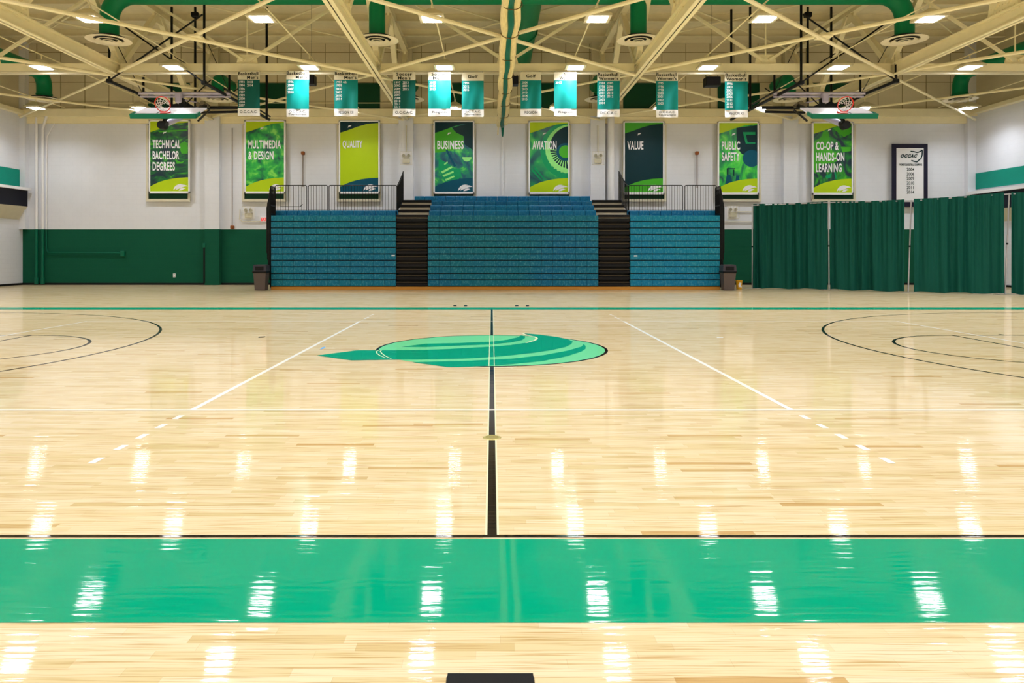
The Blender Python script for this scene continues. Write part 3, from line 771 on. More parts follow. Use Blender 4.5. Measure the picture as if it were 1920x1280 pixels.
# ================================================================== WALL BANNERS
def clip(poly, x0, x1, y0, y1):
    def cut(P, inside, inter):
        out = []
        for a, b in zip(P, P[1:] + P[:1]):
            if inside(a):
                out.append(a)
                if not inside(b): out.append(inter(a, b))
            elif inside(b): out.append(inter(a, b))
        return out
    def ix(v): return lambda a, b: (v, a[1] + (b[1] - a[1]) * (v - a[0]) / (b[0] - a[0]))
    def iy(v): return lambda a, b: (a[0] + (b[0] - a[0]) * (v - a[1]) / (b[1] - a[1]), v)
    for ins, it in ((lambda p: p[0] >= x0, ix(x0)), (lambda p: p[0] <= x1, ix(x1)), (lambda p: p[1] >= y0, iy(y0)), (lambda p: p[1] <= y1, iy(y1))):
        if not poly: return []
        poly = cut(poly, ins, it)
    return poly
G0, G1, G2, G3, G4 = (0, 40, 52), (0, 92, 62), (20, 150, 60), (70, 190, 50), (150, 225, 90)
art = {
    'TECHNICAL\nBACHELOR\nDEGREES': art_material('print_technical', [(0, 34, 50), (0, 60, 48), (10, 110, 40), (80, 175, 30)], 1.5, 3.3, 1.6, (.8, 1, 1.5)),
    'MULTIMEDIA\n& DESIGN': art_material('print_multimedia', [(0, 70, 60), (0, 130, 60), (40, 170, 60), (130, 215, 80)], 2.6, 8.1, .4),
    'BUSINESS': art_material('print_business', [(0, 66, 90), (0, 96, 100), (10, 150, 80), (110, 215, 90)], 1.3, 5.2, 1.4),
    'AVIATION': art_material('print_aviation', [(0, 66, 80), (0, 100, 84), (10, 150, 80), (90, 200, 90)], 1.1, 1.9, 1.0),
    'PUBLIC\nSAFETY': art_material('print_safety', [(0, 70, 66), (10, 150, 70), (60, 195, 60), (120, 220, 90)], 1.4, 12.4, 1.2, (1.4, 1, .8)),
    'CO-OP &\nHANDS-ON\nLEARNING': art_material('print_coop', [(0, 30, 52), (0, 44, 50), (10, 120, 36), (70, 180, 20)], 1.35, 6.6, 1.5),
}
M_pale = mat('pale_green_print', (150, 228, 130), .45, var=.12, scale=6)
M_mid = mat('mid_green_print', (16, 150, 92), .45, var=.12, scale=6)
M_blue = mat('petrol_print', (0, 76, 98), .45, var=.08, scale=4)
WB = [(317, 'TECHNICAL\nBACHELOR\nDEGREES', .74), (496.5, 'MULTIMEDIA\n& DESIGN', .86), (673.5, 'QUALITY', .52), (851, 'BUSINESS', .69), (1029.5, 'AVIATION', .63), (1207.5, 'VALUE', .42), (1384.5, 'PUBLIC\nSAFETY', .49), (1561.5, 'CO-OP &\nHANDS-ON\nLEARNING', .74)]
YW = 33.62
for k, (cx, word, tw) in enumerate(WB):
    Xc = (cx - VX) * YW / F; w = 1.92; z1 = H + (472 - 224.5 - k * .5) * YW / F; z0 = H + (472 - 362.5 - k * .35) * YW / F
    x0, x1 = Xc - w / 2, Xc + w / 2
    nm = word.replace('\n', ' ').title().replace('Co-Op', 'Co-op').replace('Hands-On', 'Hands-on')
    t = thing('wall_banner', (Xc, YW, z0), 'white framed wall banner reading %s in green tones' % nm, 'banner', 'tall banners along the far wall')
    fr = MB(); fw = .07
    fr.bbox(x0, x0 + fw, YW, YW + .09, z0, z1, .008).bbox(x1 - fw, x1, YW, YW + .09, z0, z1, .008).bbox(x0, x1, YW, YW + .09, z0, z0 + .1, .008).bbox(x0, x1, YW, YW + .09, z1 - fw, z1, .008)
    fr.build('banner_frame', M_white, t)
    a0, a1, b0, b1 = x0 + fw, x1 - fw, z0 + .1, z1 - fw
    def U(u, v): return (a0 + (a1 - a0) * u, b0 + (b1 - b0) * v)
    base = {'QUALITY': M_lime, 'VALUE': M_dkgreen}.get(word) or art[word]
    bpn = MB().box(a0, a1, YW + .03, YW + .06, b0, b1).build('banner_print', base, t)
    def shape(nm_, polys, m, d, vmin=0.0):
        mb = MB()
        for P in polys:
            P = clip([U(*p) for p in P], a0, a1, b0 + (b1 - b0) * vmin, b1)
            if len(P) < 3: continue
            A = sum(P[i][0] * P[(i + 1) % len(P)][1] - P[(i + 1) % len(P)][0] * P[i][1] for i in range(len(P)))
            if A < 0: P.reverse()
            i = len(mb.v); mb.v += [(p[0], YW + .03 - d, p[1]) for p in P]; mb.f.append(tuple(range(i, i + len(P))))
        if mb.f: mb.build(nm_, m, bpn)
    def circ(u, v, r, a=0, b=2 * PI, n=28, asp=.535): return [(u + r * math.cos(a + (b - a) * i / n), v + asp * r * math.sin(a + (b - a) * i / n)) for i in range(n + 1)]
    if word == 'AVIATION':
        shape('artwork', [circ(1.05, .60, .78)], M_mid, .002)
        shape('artwork', [circ(1.06, .62, .66)], M_pale, .003)
        shape('artwork', [circ(1.10, .64, .58)], M_dkgreen, .004)
        bl = []
        for i in range(13):
            a = math.radians(172 + i * 11); p = lambda r, d: (.93 + r * math.cos(a + d), .58 + .535 * r * math.sin(a + d))
            bl.append([p(.22, -.06), p(.47 + .012 * i, -.05), p(.47 + .012 * i, .03), p(.22, .03)])
        shape('artwork', bl, M_pale, .006)
        shape('artwork', [circ(.93, .575, .24)], M_blue, .007)
        shape('artwork', [circ(.93, .58, .17)], M_leafgreen, .008)
        shape('artwork', [[(.05, .30), (.30, .16), (.33, .165), (.08, .33)], [(.1, .34), (.36, .18), (.39, .19), (.13, .37)]], M_mid, .004)
    elif word == 'BUSINESS':
        shape('artwork', [[(0, .87), (.3, .90), (.42, .92), (.55, .86), (.75, .80), (.76, .62), (.3, .58), (0, .56)]], M_leafgreen, .002)
        shape('artwork', [[(.45, .92), (1, 1), (1, .6), (.78, .68), (.76, .80), (.56, .85)]], M_dkgreen, .003)
        shape('artwork', [[(.1, .48), (.3, .42), (.5, .34), (.66, .33), (.7, .24), (.62, .18), (.3, .12), (.2, .2), (.1, .33)]], M_mid, .004)
        shape('artwork', [[(.16, .29), (.44, .37), (.47, .35), (.2, .265)], [(.2, .24), (.48, .3), (.5, .28), (.24, .215)], [(.26, .18), (.5, .235), (.52, .215), (.29, .155)], [(.24, .4), (.33, .44), (.34, .42), (.26, .385)]], M_pale, .005)
        shape('artwork', [[(.28, .6), (.34, .6), (.56, .37), (.5, .36)]], M_blue, .006)
        shape('artwork', [circ(.84, .5, .12, PI, 2 * PI)], M_pale, .006)
    elif word == 'PUBLIC\nSAFETY':
        shape('artwork', [[(.45, .93), (1, .97), (1, .52), (.6, .55), (.47, .64)]], M_dkgreen, .002)
        shape('artwork', [[(.62, .87), (.95, .87), (.95, .7), (.7, .7)]], M_mid, .003)
        shape('artwork', [[(.7, .83), (.95, .83), (.95, .72), (.75, .72)]], M_dkgreen, .004)
        shape('artwork', [circ(.85, .49, .23)], M_blue, .005)
        shape('artwork', [[(.2, .35), (.42, .35), (.42, .335), (.24, .335), (.24, .22), (.2, .22)], [(.36, .33), (.4, .33), (.4, .24), (.36, .24)]], M_dkgreen, .005)
        shape('artwork', [[(.15, .08), (.2, .26), (.3, .25), (.36, .1)], [(.42, .14), (.45, .25), (.52, .24), (.54, .16)]], M_blue, .006)
    elif word.startswith('TECH'):
        shape('artwork', [[(.2, .86), (.95, .89), (.98, .865), (.6, .855), (.25, .84)], [(.78, .68), (.9, .72), (.98, .68), (.98, .54), (.82, .54), (.78, .6)], [(.64, .46), (.8, .42), (.9, .44), (.84, .4), (.7, .395)]], M_leafgreen, .002)
    elif word.startswith('CO-OP'):
        shape('artwork', [[(0, .72), (.2, .8), (.28, .9), (.4, .86), (.42, .7), (.5, .6), (.6, .58), (.62, .45), (.2, .4), (.04, .27), (0, .35)], [(.5, .93), (.95, 1), (1, .86), (.8, .8)], [(.72, .66), (.98, .66), (.98, .6), (.76, .58)]], M_leafgreen, .002)
        shape('artwork', [[(.3, .24), (.48, .28), (.46, .22), (.36, .2)], [(.54, .3), (.58, .3), (.62, .2), (.58, .2)]], M_mid, .003)
    crv = [(0, .07), (.12, .105), (.25, .135), (.4, .16), (.55, .178), (.75, .193), (1, .2)]
    if word == 'QUALITY': cb_, ct = M_blue, M_dkgreen
    elif word == 'BUSINESS': cb_, ct = M_blue, M_dkgreen
    elif word == 'VALUE': cb_, ct = M_leafgreen, M_leafgreen
    else: cb_, ct = M_lime, M_lime
    shape('lower_band', [[(0, 0), (1, 0)] + list(reversed(crv))], cb_, .010)
    shape('upper_band', [[(0, 1), (0, .845), (.2, .88), (.45, .93), (.7, .97), (1, .985), (1, 1)]], ct, .010)
    # emblem: three nested crescents
    def cres(u, v, r, th, a, b, n=12):
        o_ = [(u + r * math.cos(a + (b - a) * i / n), v + .5 * r * math.sin(a + (b - a) * i / n)) for i in range(n + 1)]
        i_ = [(u + .02 * i / n + (r - th * math.sin(PI * (i / n) ** .8) - .004) * math.cos(a + (b - a) * i / n), v + .5 * (r - th * math.sin(PI * (i / n) ** .8) - .004) * math.sin(a + (b - a) * i / n)) for i in range(n + 1)]
        return o_ + list(reversed(i_))
    shape('emblem', [cres(.80, .01, .19, .05, math.radians(175), math.radians(75)), cres(.86, -.005, .2, .075, math.radians(165), math.radians(50)), cres(.86, -.01, .12, .05, math.radians(160), math.radians(60))], M_white, .014)
    eu, ev = (.25, .935) if word in ('QUALITY',) else (.42, .9) if k in (1, 7) else (.38, .835)
    shape('emblem', [[(eu - .05, ev - .02), (eu - .03, ev + .012), (eu + .05, ev + .018), (eu + .03, ev + .002), (eu - .01, ev - .005)]], M_white, .014)
    lines = word.split('\n')
    for i, ln in enumerate(lines):
        fac = {'TECHNICAL': .73, 'BACHELOR': .70, 'DEGREES': .585, 'MULTIMEDIA': .86, '& DESIGN': .66, 'PUBLIC': .48, 'SAFETY': .47, 'CO-OP &': .59, 'HANDS-ON': .74, 'LEARNING': .67}.get(ln, tw)
        c0, c1 = U(.065, .612 - i * .158), U(.065 + fac, .735 - i * .158)
        letters(ln, c0[0], c1[0], c0[1], c1[1], YW + .008, M_white, bpn, 'lettering', 'LEFT', .028)

# conference banner beside the drapes
t = thing('wall_banner', (19.5, YW, 3.5), 'black bordered white conference banner listing six years from 2004, above the drapes', 'banner')
cx0, cx1 = (1675 - VX) * YW / F, (1742 - VX) * YW / F; cz1 = H + (472 - 269) * YW / F; cz0 = H + (472 - 387) * YW / F
MB().box(cx0, cx1, YW + .1, YW + .14, cz0, cz1).build('border_cloth', mat('black_purple_cloth', (30, 26, 48), .6), t)
wc = MB().box(cx0 + .2, cx1 - .2, YW + .09, YW + .1, cz0 + .22, cz1 - .2).build('white_cloth', M_white, t)
def CP(x, y): return (((1660 + x / 7.11) - VX) * YW / F, H - ((260 + y / 7.11) - VY) * YW / F)
a, b = CP(210, 248), CP(462, 203)
letters('OCCAC', a[0], b[0] - .12, a[1], b[1], YW + .08, M_dkgreen, wc, 'lettering', 'LEFT', .05, 1, .35)
def stroke(P, wd):
    mb = MB()
    for p, q in zip(P, P[1:]): mb.bar((p[0], YW + .08, p[1]), (q[0], YW + .08, q[1]), .004, wd, (0, 0, 1)) if abs(q[0] - p[0]) > abs(q[1] - p[1]) else mb.bar((p[0], YW + .08, p[1]), (q[0], YW + .08, q[1]), .004, wd, (1, 0, 0))
    return mb
stroke([CP(350, 165), CP(395, 168), CP(440, 182), CP(480, 165), CP(508, 150), CP(505, 215), CP(490, 262), CP(455, 285), CP(438, 308), CP(395, 298), CP(360, 285)], .05).build('state_outline', M_dkgreen, wc)
a, b = CP(200, 358), CP(505, 326)
letters('WOMEN\'S BASKETBALL CHAMPIONS', a[0], b[0], a[1], b[1], YW + .08, M_dkgreen, wc, 'lettering', 'LEFT', .02)
a, b = CP(298, 730), CP(398, 385)
letters('2004\n2006\n2009\n2010\n2011\n2014', a[0], b[0], a[1], b[1], YW + .08, M_dkgreen, wc, 'years', 'LEFT', .006)

# ================================================================== BLEACHERS
YBL = 29.4; RH = .264; Z00 = .125
def bleacher(x0, x1, n, seatm, label, upper, deck):
    t = thing('bleacher_section', ((x0 + x1) / 2, YBL, 0), label, 'bleachers', 'retracted bleacher sections')
    mw = (x1 - x0) / n
    MB().bbox(x0, x1, YBL, YBL + .05, 0, Z00, .006).build('kickboard', M_kick, t)
    MB().box(x0 + .02, x1 - .02, YBL + .07, YBL + .6, Z00, Z00 + 11 * RH - .04).build('understructure', M_black, t)
    for r in range(11):
        z = Z00 + r * RH; mb = MB()
        for i in range(n):
            a = x0 + i * mw
            mb.bbox(a + .002, a + mw - .002, YBL + .002 + .003 * (r % 2), YBL + .3, z + .035, z + RH, .007)
        mb.build('seat_row', seatm, t)
        MB().bbox(x0, x1, YBL - .004, YBL + .04, z + .008, z + .03, .004).build('row_gap', M_black, t)  # black bar stands in for the shaded gap between seat rows
    zt = Z00 + 11 * RH
    for r in range(upper):
        Y = YBL + .6 * (r + 1); z = zt + .245 * r; mb = MB()
        nn = n; xx0, xx1 = x0, x1
        if upper > 1 and r == 3: xx0 = x0 - .8; nn = n + 2
        ww = (xx1 - xx0) / nn
        for i in range(nn): mb.bbox(xx0 + i * ww + .004, xx0 + (i + 1) * ww - .004, Y, Y + .3, z - .02, z + .235, .014)
        mb.build('seat_row', M_seatTop, t)
        MB().box(xx0, xx1, Y - .3, Y + .32, z - .08, z - .022).build('deck_board', M_tread, t)
        MB().box(x0 + .1, x1 - .1, Y + .02, Y + .28, .2, z - .08).build('frame_post', M_black, t)
    return t, zt
def fence(t, x0, x1, y, z0, z1, n):
    r = .06; mb = MB()
    pts = [(x0, y, z0)] + [(x0, y, z1 - r)] + [(x0 + r * (1 - math.cos(w)), y, z1 - r + r * math.sin(w)) for w in (PI / 8, PI / 4, 3 * PI / 8, PI / 2)]
    pts += [(x1 - r * (1 - math.sin(w)), y, z1 - r + r * math.cos(w)) for w in (0, PI / 8, PI / 4, 3 * PI / 8, PI / 2)] + [(x1, y, z0)]
    mb.tube(pts, .017, 6)
    for i in range(1, n): x = x0 + (x1 - x0) * i / n; mb.tube([(x, y, z0 + .0), (x, y, z1 - .01)], .009, 5)
    mb.bar((x0, y, z0 + .04), (x1, y, z0 + .04), .02, .02)
    mb.build('rail_panel', M_black, t)
XA = [(508 - VX) / 46, (742 - VX) / 46, (802 - VX) / 46, (1122 - VX) / 46, (1182 - VX) / 46, (1350 - VX) / 46]
def Xat(px, Y): return (px - VX) * Y / F
tl, zt = bleacher(XA[0], XA[1], 11, M_seatL, 'retracted blue-green bleacher section below the Multimedia and Quality banners', 1, True)
tc, _ = bleacher(XA[2], XA[3], 15, M_seatC, 'widest middle bleacher section of teal seats with four stepped rows on top', 4, False)
tr, _ = bleacher(XA[4], XA[5], 8, M_seatR, 'narrowest bleacher section of bright blue seats under the Value banner', 1, True)
YR = 30.32; zr0, zr1 = zt + .24, zt + .24 + 1.07
for a, b, n in ((516, 575, 12), (578, 614, 7), (617, 744, 24)): fence(tl, Xat(a, YR), Xat(b, YR), YR, zr0, zr1, n)
for a, b, n in ((1179, 1280, 20), (1284, 1343, 12)): fence(tr, Xat(a, YR), Xat(b, YR), YR, zr0, zr1, n)
MB().tube([(Xat(525, YR), YR + .05, zr0 + .18), (Xat(562, YR), YR + .05, zr0 + .18), (Xat(567, YR), YR + .05, zr0 + .28)], .015, 6).build('inner_rail', M_black, tl)
def side_rail(t, x, s):
    mb = MB()
    z0 = zt - .05
    top = [(x, 30.2, zr1 - .05), (x, 31.0, zt + 1.5), (x, 31.9, zt + 1.9), (x, 32.4, zt + 2.12)]
    mb.tube(top, .025, 6)
    for i in range(12):
        f = i / 11; Y = 30.2 + 2.2 * f; zz = zr1 - .05 + (zt + 2.12 - zr1 + .05) * f
        mb.tube([(x, Y, zt + .2 + f * .6), (x, Y, zz)], .016, 5)
    mb.tube([(x, 30.2, zt + .2), (x, 32.4, zt + .8)], .022, 6)
    mb.build('stair_rail', M_black, t)
    MB().box(x - .03 , x + .03, 30.0, 32.6, .2, zt + .2).build('side_panel', M_black, t)
side_rail(tl, XA[1] - .06, 1)
side_rail(tr, XA[4] + .06, -1)
def end_rails(t, x, s):
    for i in range(6):
        X = x + s * (.03 + .045 * i); y0 = YBL + .02 + .05 * i; zz = zt + 1.25 - .17 * i - (.05 if i == 0 else 0); mb = MB()
        mb.tube([(X, y0, .1 + .28 * i), (X, y0, zz - .08), (X, y0 + .05, zz), (X, y0 + .62, zz), (X, y0 + .67, zz - .08), (X, y0 + .67, .1 + .28 * i)], .02, 6)
        for j in range(1, 6): mb.tube([(X, y0 + .11 * j, .1 + .28 * i), (X, y0 + .11 * j, zz)], .015, 5)
        for j in range(8): mb.bar((X, y0, .3 + .45 * j), (X, y0 + .67, .3 + .45 * j), .02, .05) if .3 + .45 * j < zz and .3 + .45 * j > .1 + .28 * i else None
        mb.build('end_rail', M_black, t)
    MB().box(*sorted((x, x + s * .02)), YBL + .02, YBL + 1.0, .02, zt + .1).build('end_panel', M_black, t)
end_rails(tl, XA[0], -1); end_rails(tr, XA[5], 1)
for k, (tt, px, py) in enumerate(((tl, 737, 479), (tr, 1192, 479.5))):
    p = W(px, py, YBL - .02); MB().bbox(p.x - .07, p.x + .07, YBL - .015, YBL + .005, p.z - .025, p.z + .025, .004).build('number_plate', M_white, tt)
def stair(x0, x1, label):
    t = thing('bleacher_stair', ((x0 + x1) / 2, YBL, 0), label, 'bleacher stairs', 'bleacher stairs')
    MB().bbox(x0, x1, YBL, YBL + .05, 0, Z00, .006).build('kickboard', M_kick, t)
    MB().box(x0 + .01, x1 - .01, YBL + .3, YBL + .6, Z00, zt - .25).build('understructure', M_black, t)
    for r in range(11):
        z = Z00 + r * RH
        q = MB().bbox(x0 + .01, x1 - .01, YBL + .06, YBL + .35, z + .02, z + .14, .01)
        o = q.build('stair_step', M_tread, t)
        MB().bbox(x0 + .02, x1 - .02, YBL + .05, YBL + .08, z + .16, z + .2, .004).build('nosing', M_nosing, o)
    for r in range(4):
        Y = YBL + .1 + .6 * r; z = zt - .2 + .245 * r
        MB().box(x0 + .01, x1 - .01, Y + .03, Y + .06, z, z + .13).build('riser', M_riser, t)
        MB().bbox(x0 + .01, x1 - .01, Y - .01, Y + (.68 if r < 3 else .17), z + .12, z + .235, .01).build('stair_step', M_tread, t)
        MB().box(x0 + .1, x1 - .1, Y + .1, Y + (.6 if r < 3 else .16), Z00, z).build('frame_post', M_black, t)
    return t
stair(XA[1], XA[2], 'black bleacher stair with cream upper risers, below the pilaster between the Quality and Business banners')
stair(XA[3], XA[4], 'black bleacher stair with cream upper risers, below the pilaster between the Aviation and Value banners')

# ================================================================== BINS, BUCKET
def bin_(x, y, label):
    t = thing('trash_can', (x, y, 0), label, 'trash can', 'grey trash cans beside the bleachers')
    mb = MB(); b, c, h = .2, .25, .74
    mb.v = [(x - b, y - b, .01), (x + b, y - b, .01), (x + b, y + b, .01), (x - b, y + b, .01), (x - c, y - c, h), (x + c, y - c, h), (x + c, y + c, h), (x - c, y + c, h)]
    mb.f = [(3, 2, 1, 0), (4, 5, 6, 7)] + [(k, (k + 1) % 4, (k + 1) % 4 + 4, k + 4) for k in range(4)]
    mb.build('can_body', M_bin, t)
    MB().bbox(x - .28, x + .28, y - .28, y + .28, h - .03, h + .03, .01).build('lid_rim', M_black, t)
    MB().prism([(x - .27, h + .03), (x + .27, h + .03), (x + .25, h + .26), (x + .2, h + .29), (x - .2, h + .29), (x - .25, h + .26)], 'y', y - .25, y + .25).build('lid', M_binlid, t)
    MB().bbox(x - .17, x + .17, y - .265, y - .25, h + .07, h + .22, .006).build('flap', M_blackplastic, t)
bin_(-9.29, 29.08, 'brown-grey trash can with dark lid against the corner pipe side end of the bleachers')
bin_(9.52, 29.08, 'brown-grey trash can with dark lid standing beside the small yellow bucket')
t = thing('yellow_bucket', (10.3, 29.9, 0), 'small yellow bucket with white label on the floor by the trash can', 'bucket')
mb = MB().lathe([(.001, .005), (.105, .005), (.13, .34), (.14, .345), (.14, .37), (.125, .37), (.122, .36), (.001, .36)], (10.22, 29.8, 0), 20); mb.build('bucket_body', M_yellow, t, True)
MB().prism([(10.16, .08), (10.2, .12), (10.24, .08), (10.28, .1), (10.25, .18), (10.27, .26), (10.2, .29), (10.15, .2)], 'y', 29.655, 29.66).build('paper_label', M_white, t)

# ================================================================== PIPE AND DRAPE
POL = [((10.95, 30.3), 3.53, 0), ((13.66, 29.2), 3.57, -.02), ((15.88, 27.5), 3.52, .12), ((18.58, 26.1), 3.67, .155), ((21.6, 24.6), 3.7, .1)]
PN = ['beside the trash can end of the drapes', 'between the first two drapes from the bleachers', 'in the gap under the conference banner', 'leaning in the narrow drape gap', 'at the side wall']
tops = []
for k, ((x, y), h, tilt) in enumerate(POL):
    t = thing('drape_stand', (x, y, 0), 'slender silver drape pole on a flat base, ' + PN[k], 'drape stand', 'drape stands')
    MB().tube([(x, y, .02), (x + tilt, y, h)], .025, 10).build('pole', M_pole, t)
    MB().tube([(x + tilt * .5, y, h * .5 - .03), (x + tilt * .5, y, h * .5 + .03)], .034, 10).build('collar', M_black, t)
    MB().bbox(x - .3, x + .3, y - .22, y + .22, .0, .022, .006).build('base_plate', M_grey, t)
    tops.append((x + tilt, y, h))
DR = [(1412, 1552), (1556.5, 1696), (1713, 1887), (1896, 1960)]
DN = ['green pleated drape nearest the bleachers', 'green pleated drape under the Co-op banner', 'widest green pleated drape, beyond the gap with the white pole', 'green pleated drape running out of view at the side wall']
for k in range(4):
    a, b = Vector(tops[k]), Vector(tops[k + 1]); A, B = Vector((*POL[k][0], 0)), Vector((*POL[k + 1][0], 0))
    t = thing('curtain', ((a.x + b.x) / 2, (a.y + b.y) / 2, 0), DN[k], 'drape', 'green drapes')
    MB().tube([a + Vector((0, 0, -.03)), b + Vector((0, 0, -.03))], .022, 8).build('crossbar', M_pole, t)
    def par(px):        # fraction along the run that falls on that column
        for i in range(2001):
            f = i / 2000 * 1.2 - .05; p = A.lerp(B, f)
            if VX + p.x * F / p.y >= px: return f
        return 1.0
    f0, f1 = max(.01, par(DR[k][0])), min(.99, par(DR[k][1]))
    L_ = (B - A).length * (f1 - f0); nf = 150; nz = 14; d = (B - A).normalized(); nrm = Vector((d.y, -d.x, 0)) if d.y < 0 else Vector((d.y, -d.x, 0))
    ph = [random.uniform(0, 6) for _ in range(4)]; mb = MB()
    for j in range(nz + 1):
        v = j / nz
        for i in range(nf + 1):
            u = i / nf; f = f0 + (f1 - f0) * u; p = A.lerp(B, f); top = a.z + (b.z - a.z) * f
            u2 = u + .012 * math.sin(u * 9 + ph[3])
            am = .07 + .06 * (1 - v)
            off = am * (math.sin(u2 * L_ * 14 + ph[0] + .5 * math.sin(v * 2)) * (.6 + .4 * math.sin(u * 11 + ph[1])) + .45 * math.sin(u2 * L_ * 37 + ph[2]) * v)
            sag = -.03 * math.sin(PI * u)
            zz = .03 + .02 * math.sin(u * 14 + ph[2]) * (1 - v) + (top + .03 + sag * v - .03) * v
            mb.v.append(tuple(p + nrm * off + Vector((0, 0, zz))))
    for j in range(nz):
        for i in range(nf): q = j * (nf + 1) + i; mb.f.append((q, q + 1, q + nf + 2, q + nf + 1))
    mb.build('drape_cloth', M_drape, t, True)

# ================================================================== WALL FITTINGS
def pipe(pts, r, m, name, label, cat='pipe', grp=None):
    return tag(MB().tube(pts, r, 10).build(name, m, None, True), label, cat, grp)
yc = YB - .12
for px, lab, r in ((68.5, 'thicker pair pipe nearest the side wall', .065), (80, 'pipe next to the drain pipe in the corner', .06)):
    X = Xat(px, yc)
    t = thing('drain_pipe', (X, yc, 0), 'vertical corner pipe painted white above and green below, ' + ('closer to the side wall' if px < 70 else 'farther from the side wall'), 'pipe')
    top = [(X, yc, 2.6), (X, yc, 7.3), (X + .25, yc - .1, 7.8 + .1)] if px > 70 else [(X, yc, 2.6), (X, yc, 7.84)]
    MB().tube(top, r, 10).build('upper_pipe', M_white, t, True)
    MB().tube([(X, yc, .12), (X, yc, 2.6)], r, 10).build('lower_pipe', M_pipeGreen, t, True)
    MB().tube([(X, yc, .05), (X, yc, .35)], r + .03, 12).build('pipe_foot', M_pipeGreen, t, True)
t = thing('conduit', (Xat(88, yc), yc, 1.5), 'thin conduit bending off the corner pipes and along the green dado', 'conduit')
MB().tube([W(108, 216, yc), W(100, 235, yc), W(88, 256, yc), W(87, 430, yc)], .025, 8).build('upper_pipe', M_white, t, True)
MB().tube([W(87, 430, yc + .05), W(87, 466, yc + .05), W(90, 473, yc + .05), W(227, 474, yc + .05)], .028, 8).build('lower_pipe', M_pipeGreen, t, True)
p = W(229, 475, yc); MB().bbox(p.x - .1, p.x + .1, yc, YB, p.z - .14, p.z + .12, .02).build('junction_box', M_pipeGreen, t)
t = thing('wall_outlet', (Xat(327, YB), YB, .4), 'small white wall outlet on the green dado', 'outlet')
p = W(327, 516, YB); MB().bbox(p.x - .06, p.x + .06, YB - .012, YB, p.z - .09, p.z + .09, .004).build('cover_plate', M_white, t)
s_ = MB(); [s_.box(p.x - .02, p.x + .02, YB - .016, YB - .012, p.z + d - .02, p.z + d + .02) for d in (-.045, .045)]; s_.build('socket', M_grey, t)
t = thing('wall_channel', (Xat(383, YB), YB, 0), 'narrow black vertical channel low on the green pilaster edge', 'channel')
MB().box(Xat(381.5, 33.6), Xat(384.5, 33.6), 33.58, 33.72, .09, 1.75).build('channel_body', M_black, t)
MB().bbox(Xat(380.5, 33.6), Xat(385.5, 33.6), 33.56, 33.72, 1.75, 1.95, .01).build('channel_cap', M_pipeGreen, t)
for px, y0, y1, kn, lab in ((435.5, 240, 424, 426, 'ending at the dado beside the Multimedia banner'), (568, 350, 290, 287, 'between the Multimedia and Quality banners'), (1307, 352, 290, 287, 'between the Value and Public Safety banners')):
    t = thing('sprinkler_rod', (Xat(px, 33.8), 33.8, H), 'thin vertical rod with rusty end, ' + lab, 'rod', 'rods on the far wall')
    MB().tube([W(px, max(y0, y1), 33.82), W(px, min(y0, y1), 33.82)], .02, 6).build('rod', mat('rod_paint', (120, 100, 80)), t)
    p = W(px, kn, 33.8); MB().bbox(p.x - .08, p.x + .08, 33.72, 33.9, p.z - .08, p.z + .08, .03).build('end_cap', M_rust, t)
def emlight(px, py, Yp, label, conduit=None):
    t = thing('emergency_light', (Xat(px, Yp), Yp, 0), label, 'emergency light', 'twin head emergency lights')
    p = W(px, py, Yp)
    MB().bbox(p.x - .17, p.x + .17, Yp - .09, Yp, p.z - .22, p.z - .0, .015).build('battery_box', M_offwhite, t)
    MB().box(p.x - .26, p.x + .26, Yp - .012, Yp, p.z - .3, p.z + .3).build('back_plate', M_white, t)
    for s in (-1, 1):
        MB().lathe([(.001, -.14), (.075, -.14), (.085, -.1), (.04, 0)], (p.x + s * .12, Yp - .02, p.z + .12), 16, 'y').build('lamp_head', M_offwhite, t, True)
        MB().lathe([(.001, -.145), (.06, -.143)], (p.x + s * .12, Yp - .02, p.z + .12), 16, 'y').build('lamp_glass', M_grey, t)
    if conduit: MB().tube([W(a, b, Yp - .05) for a, b in conduit], .022, 6).build('conduit', M_offwhite, t)
    wg = MB()
    for i in range(5):
        wg.tube([(p.x - .26 + .13 * i, Yp - .2, p.z - .3), (p.x - .26 + .13 * i, Yp - .2, p.z + .3)], .006, 4)
    for i in range(4): wg.tube([(p.x - .26, Yp - .2, p.z - .3 + .2 * i), (p.x + .26, Yp - .2, p.z - .3 + .2 * i)], .006, 4)
    for sx in (-1, 1):
        for sz in (-1, 1): wg.tube([(p.x + sx * .26, Yp - .2, p.z + sz * .3), (p.x + sx * .26, Yp, p.z + sz * .3)], .006, 4)
    wg.build('wire_guard', M_offwhite, t)
emlight(762, 297, YB - .3, 'twin head emergency light on the pilaster between the Quality and Business banners', [(762, 285), (762, 235)])
emlight(1121, 297, YB - .3, 'twin head emergency light on the pilaster between the Aviation and Value banners', [(1121, 285), (1121, 235)])
emlight(467, 399, YB, 'caged twin head emergency light below the Multimedia banner', [(450, 392), (449, 410), (454, 415), (490, 415)])
emlight(1373, 398, YB, 'caged twin head emergency light below the Public Safety banner', [(1382, 397), (1412, 397)])
pipe([W(1352, 415.5, YB - .05), W(1420, 415.5, YB - .05)], .022, M_offwhite, 'conduit', 'thin horizontal conduit above the green dado between bleachers and drapes', 'conduit')
t = thing('exit_sign', (Xat(496, YB), YB, 3), 'small white exit sign with red letters partly behind the bleacher end rails', 'exit sign')
p = W(496, 411, YB - .06); MB().bbox(p.x - .19, p.x + .19, YB - .07, YB, p.z - .12, p.z + .12, .01).build('sign_body', M_white, t)
letters('EXIT', p.x - .16, p.x + .16, p.z - .08, p.z + .08, YB - .075, M_red, t, 'lettering', 'LEFT', .04)
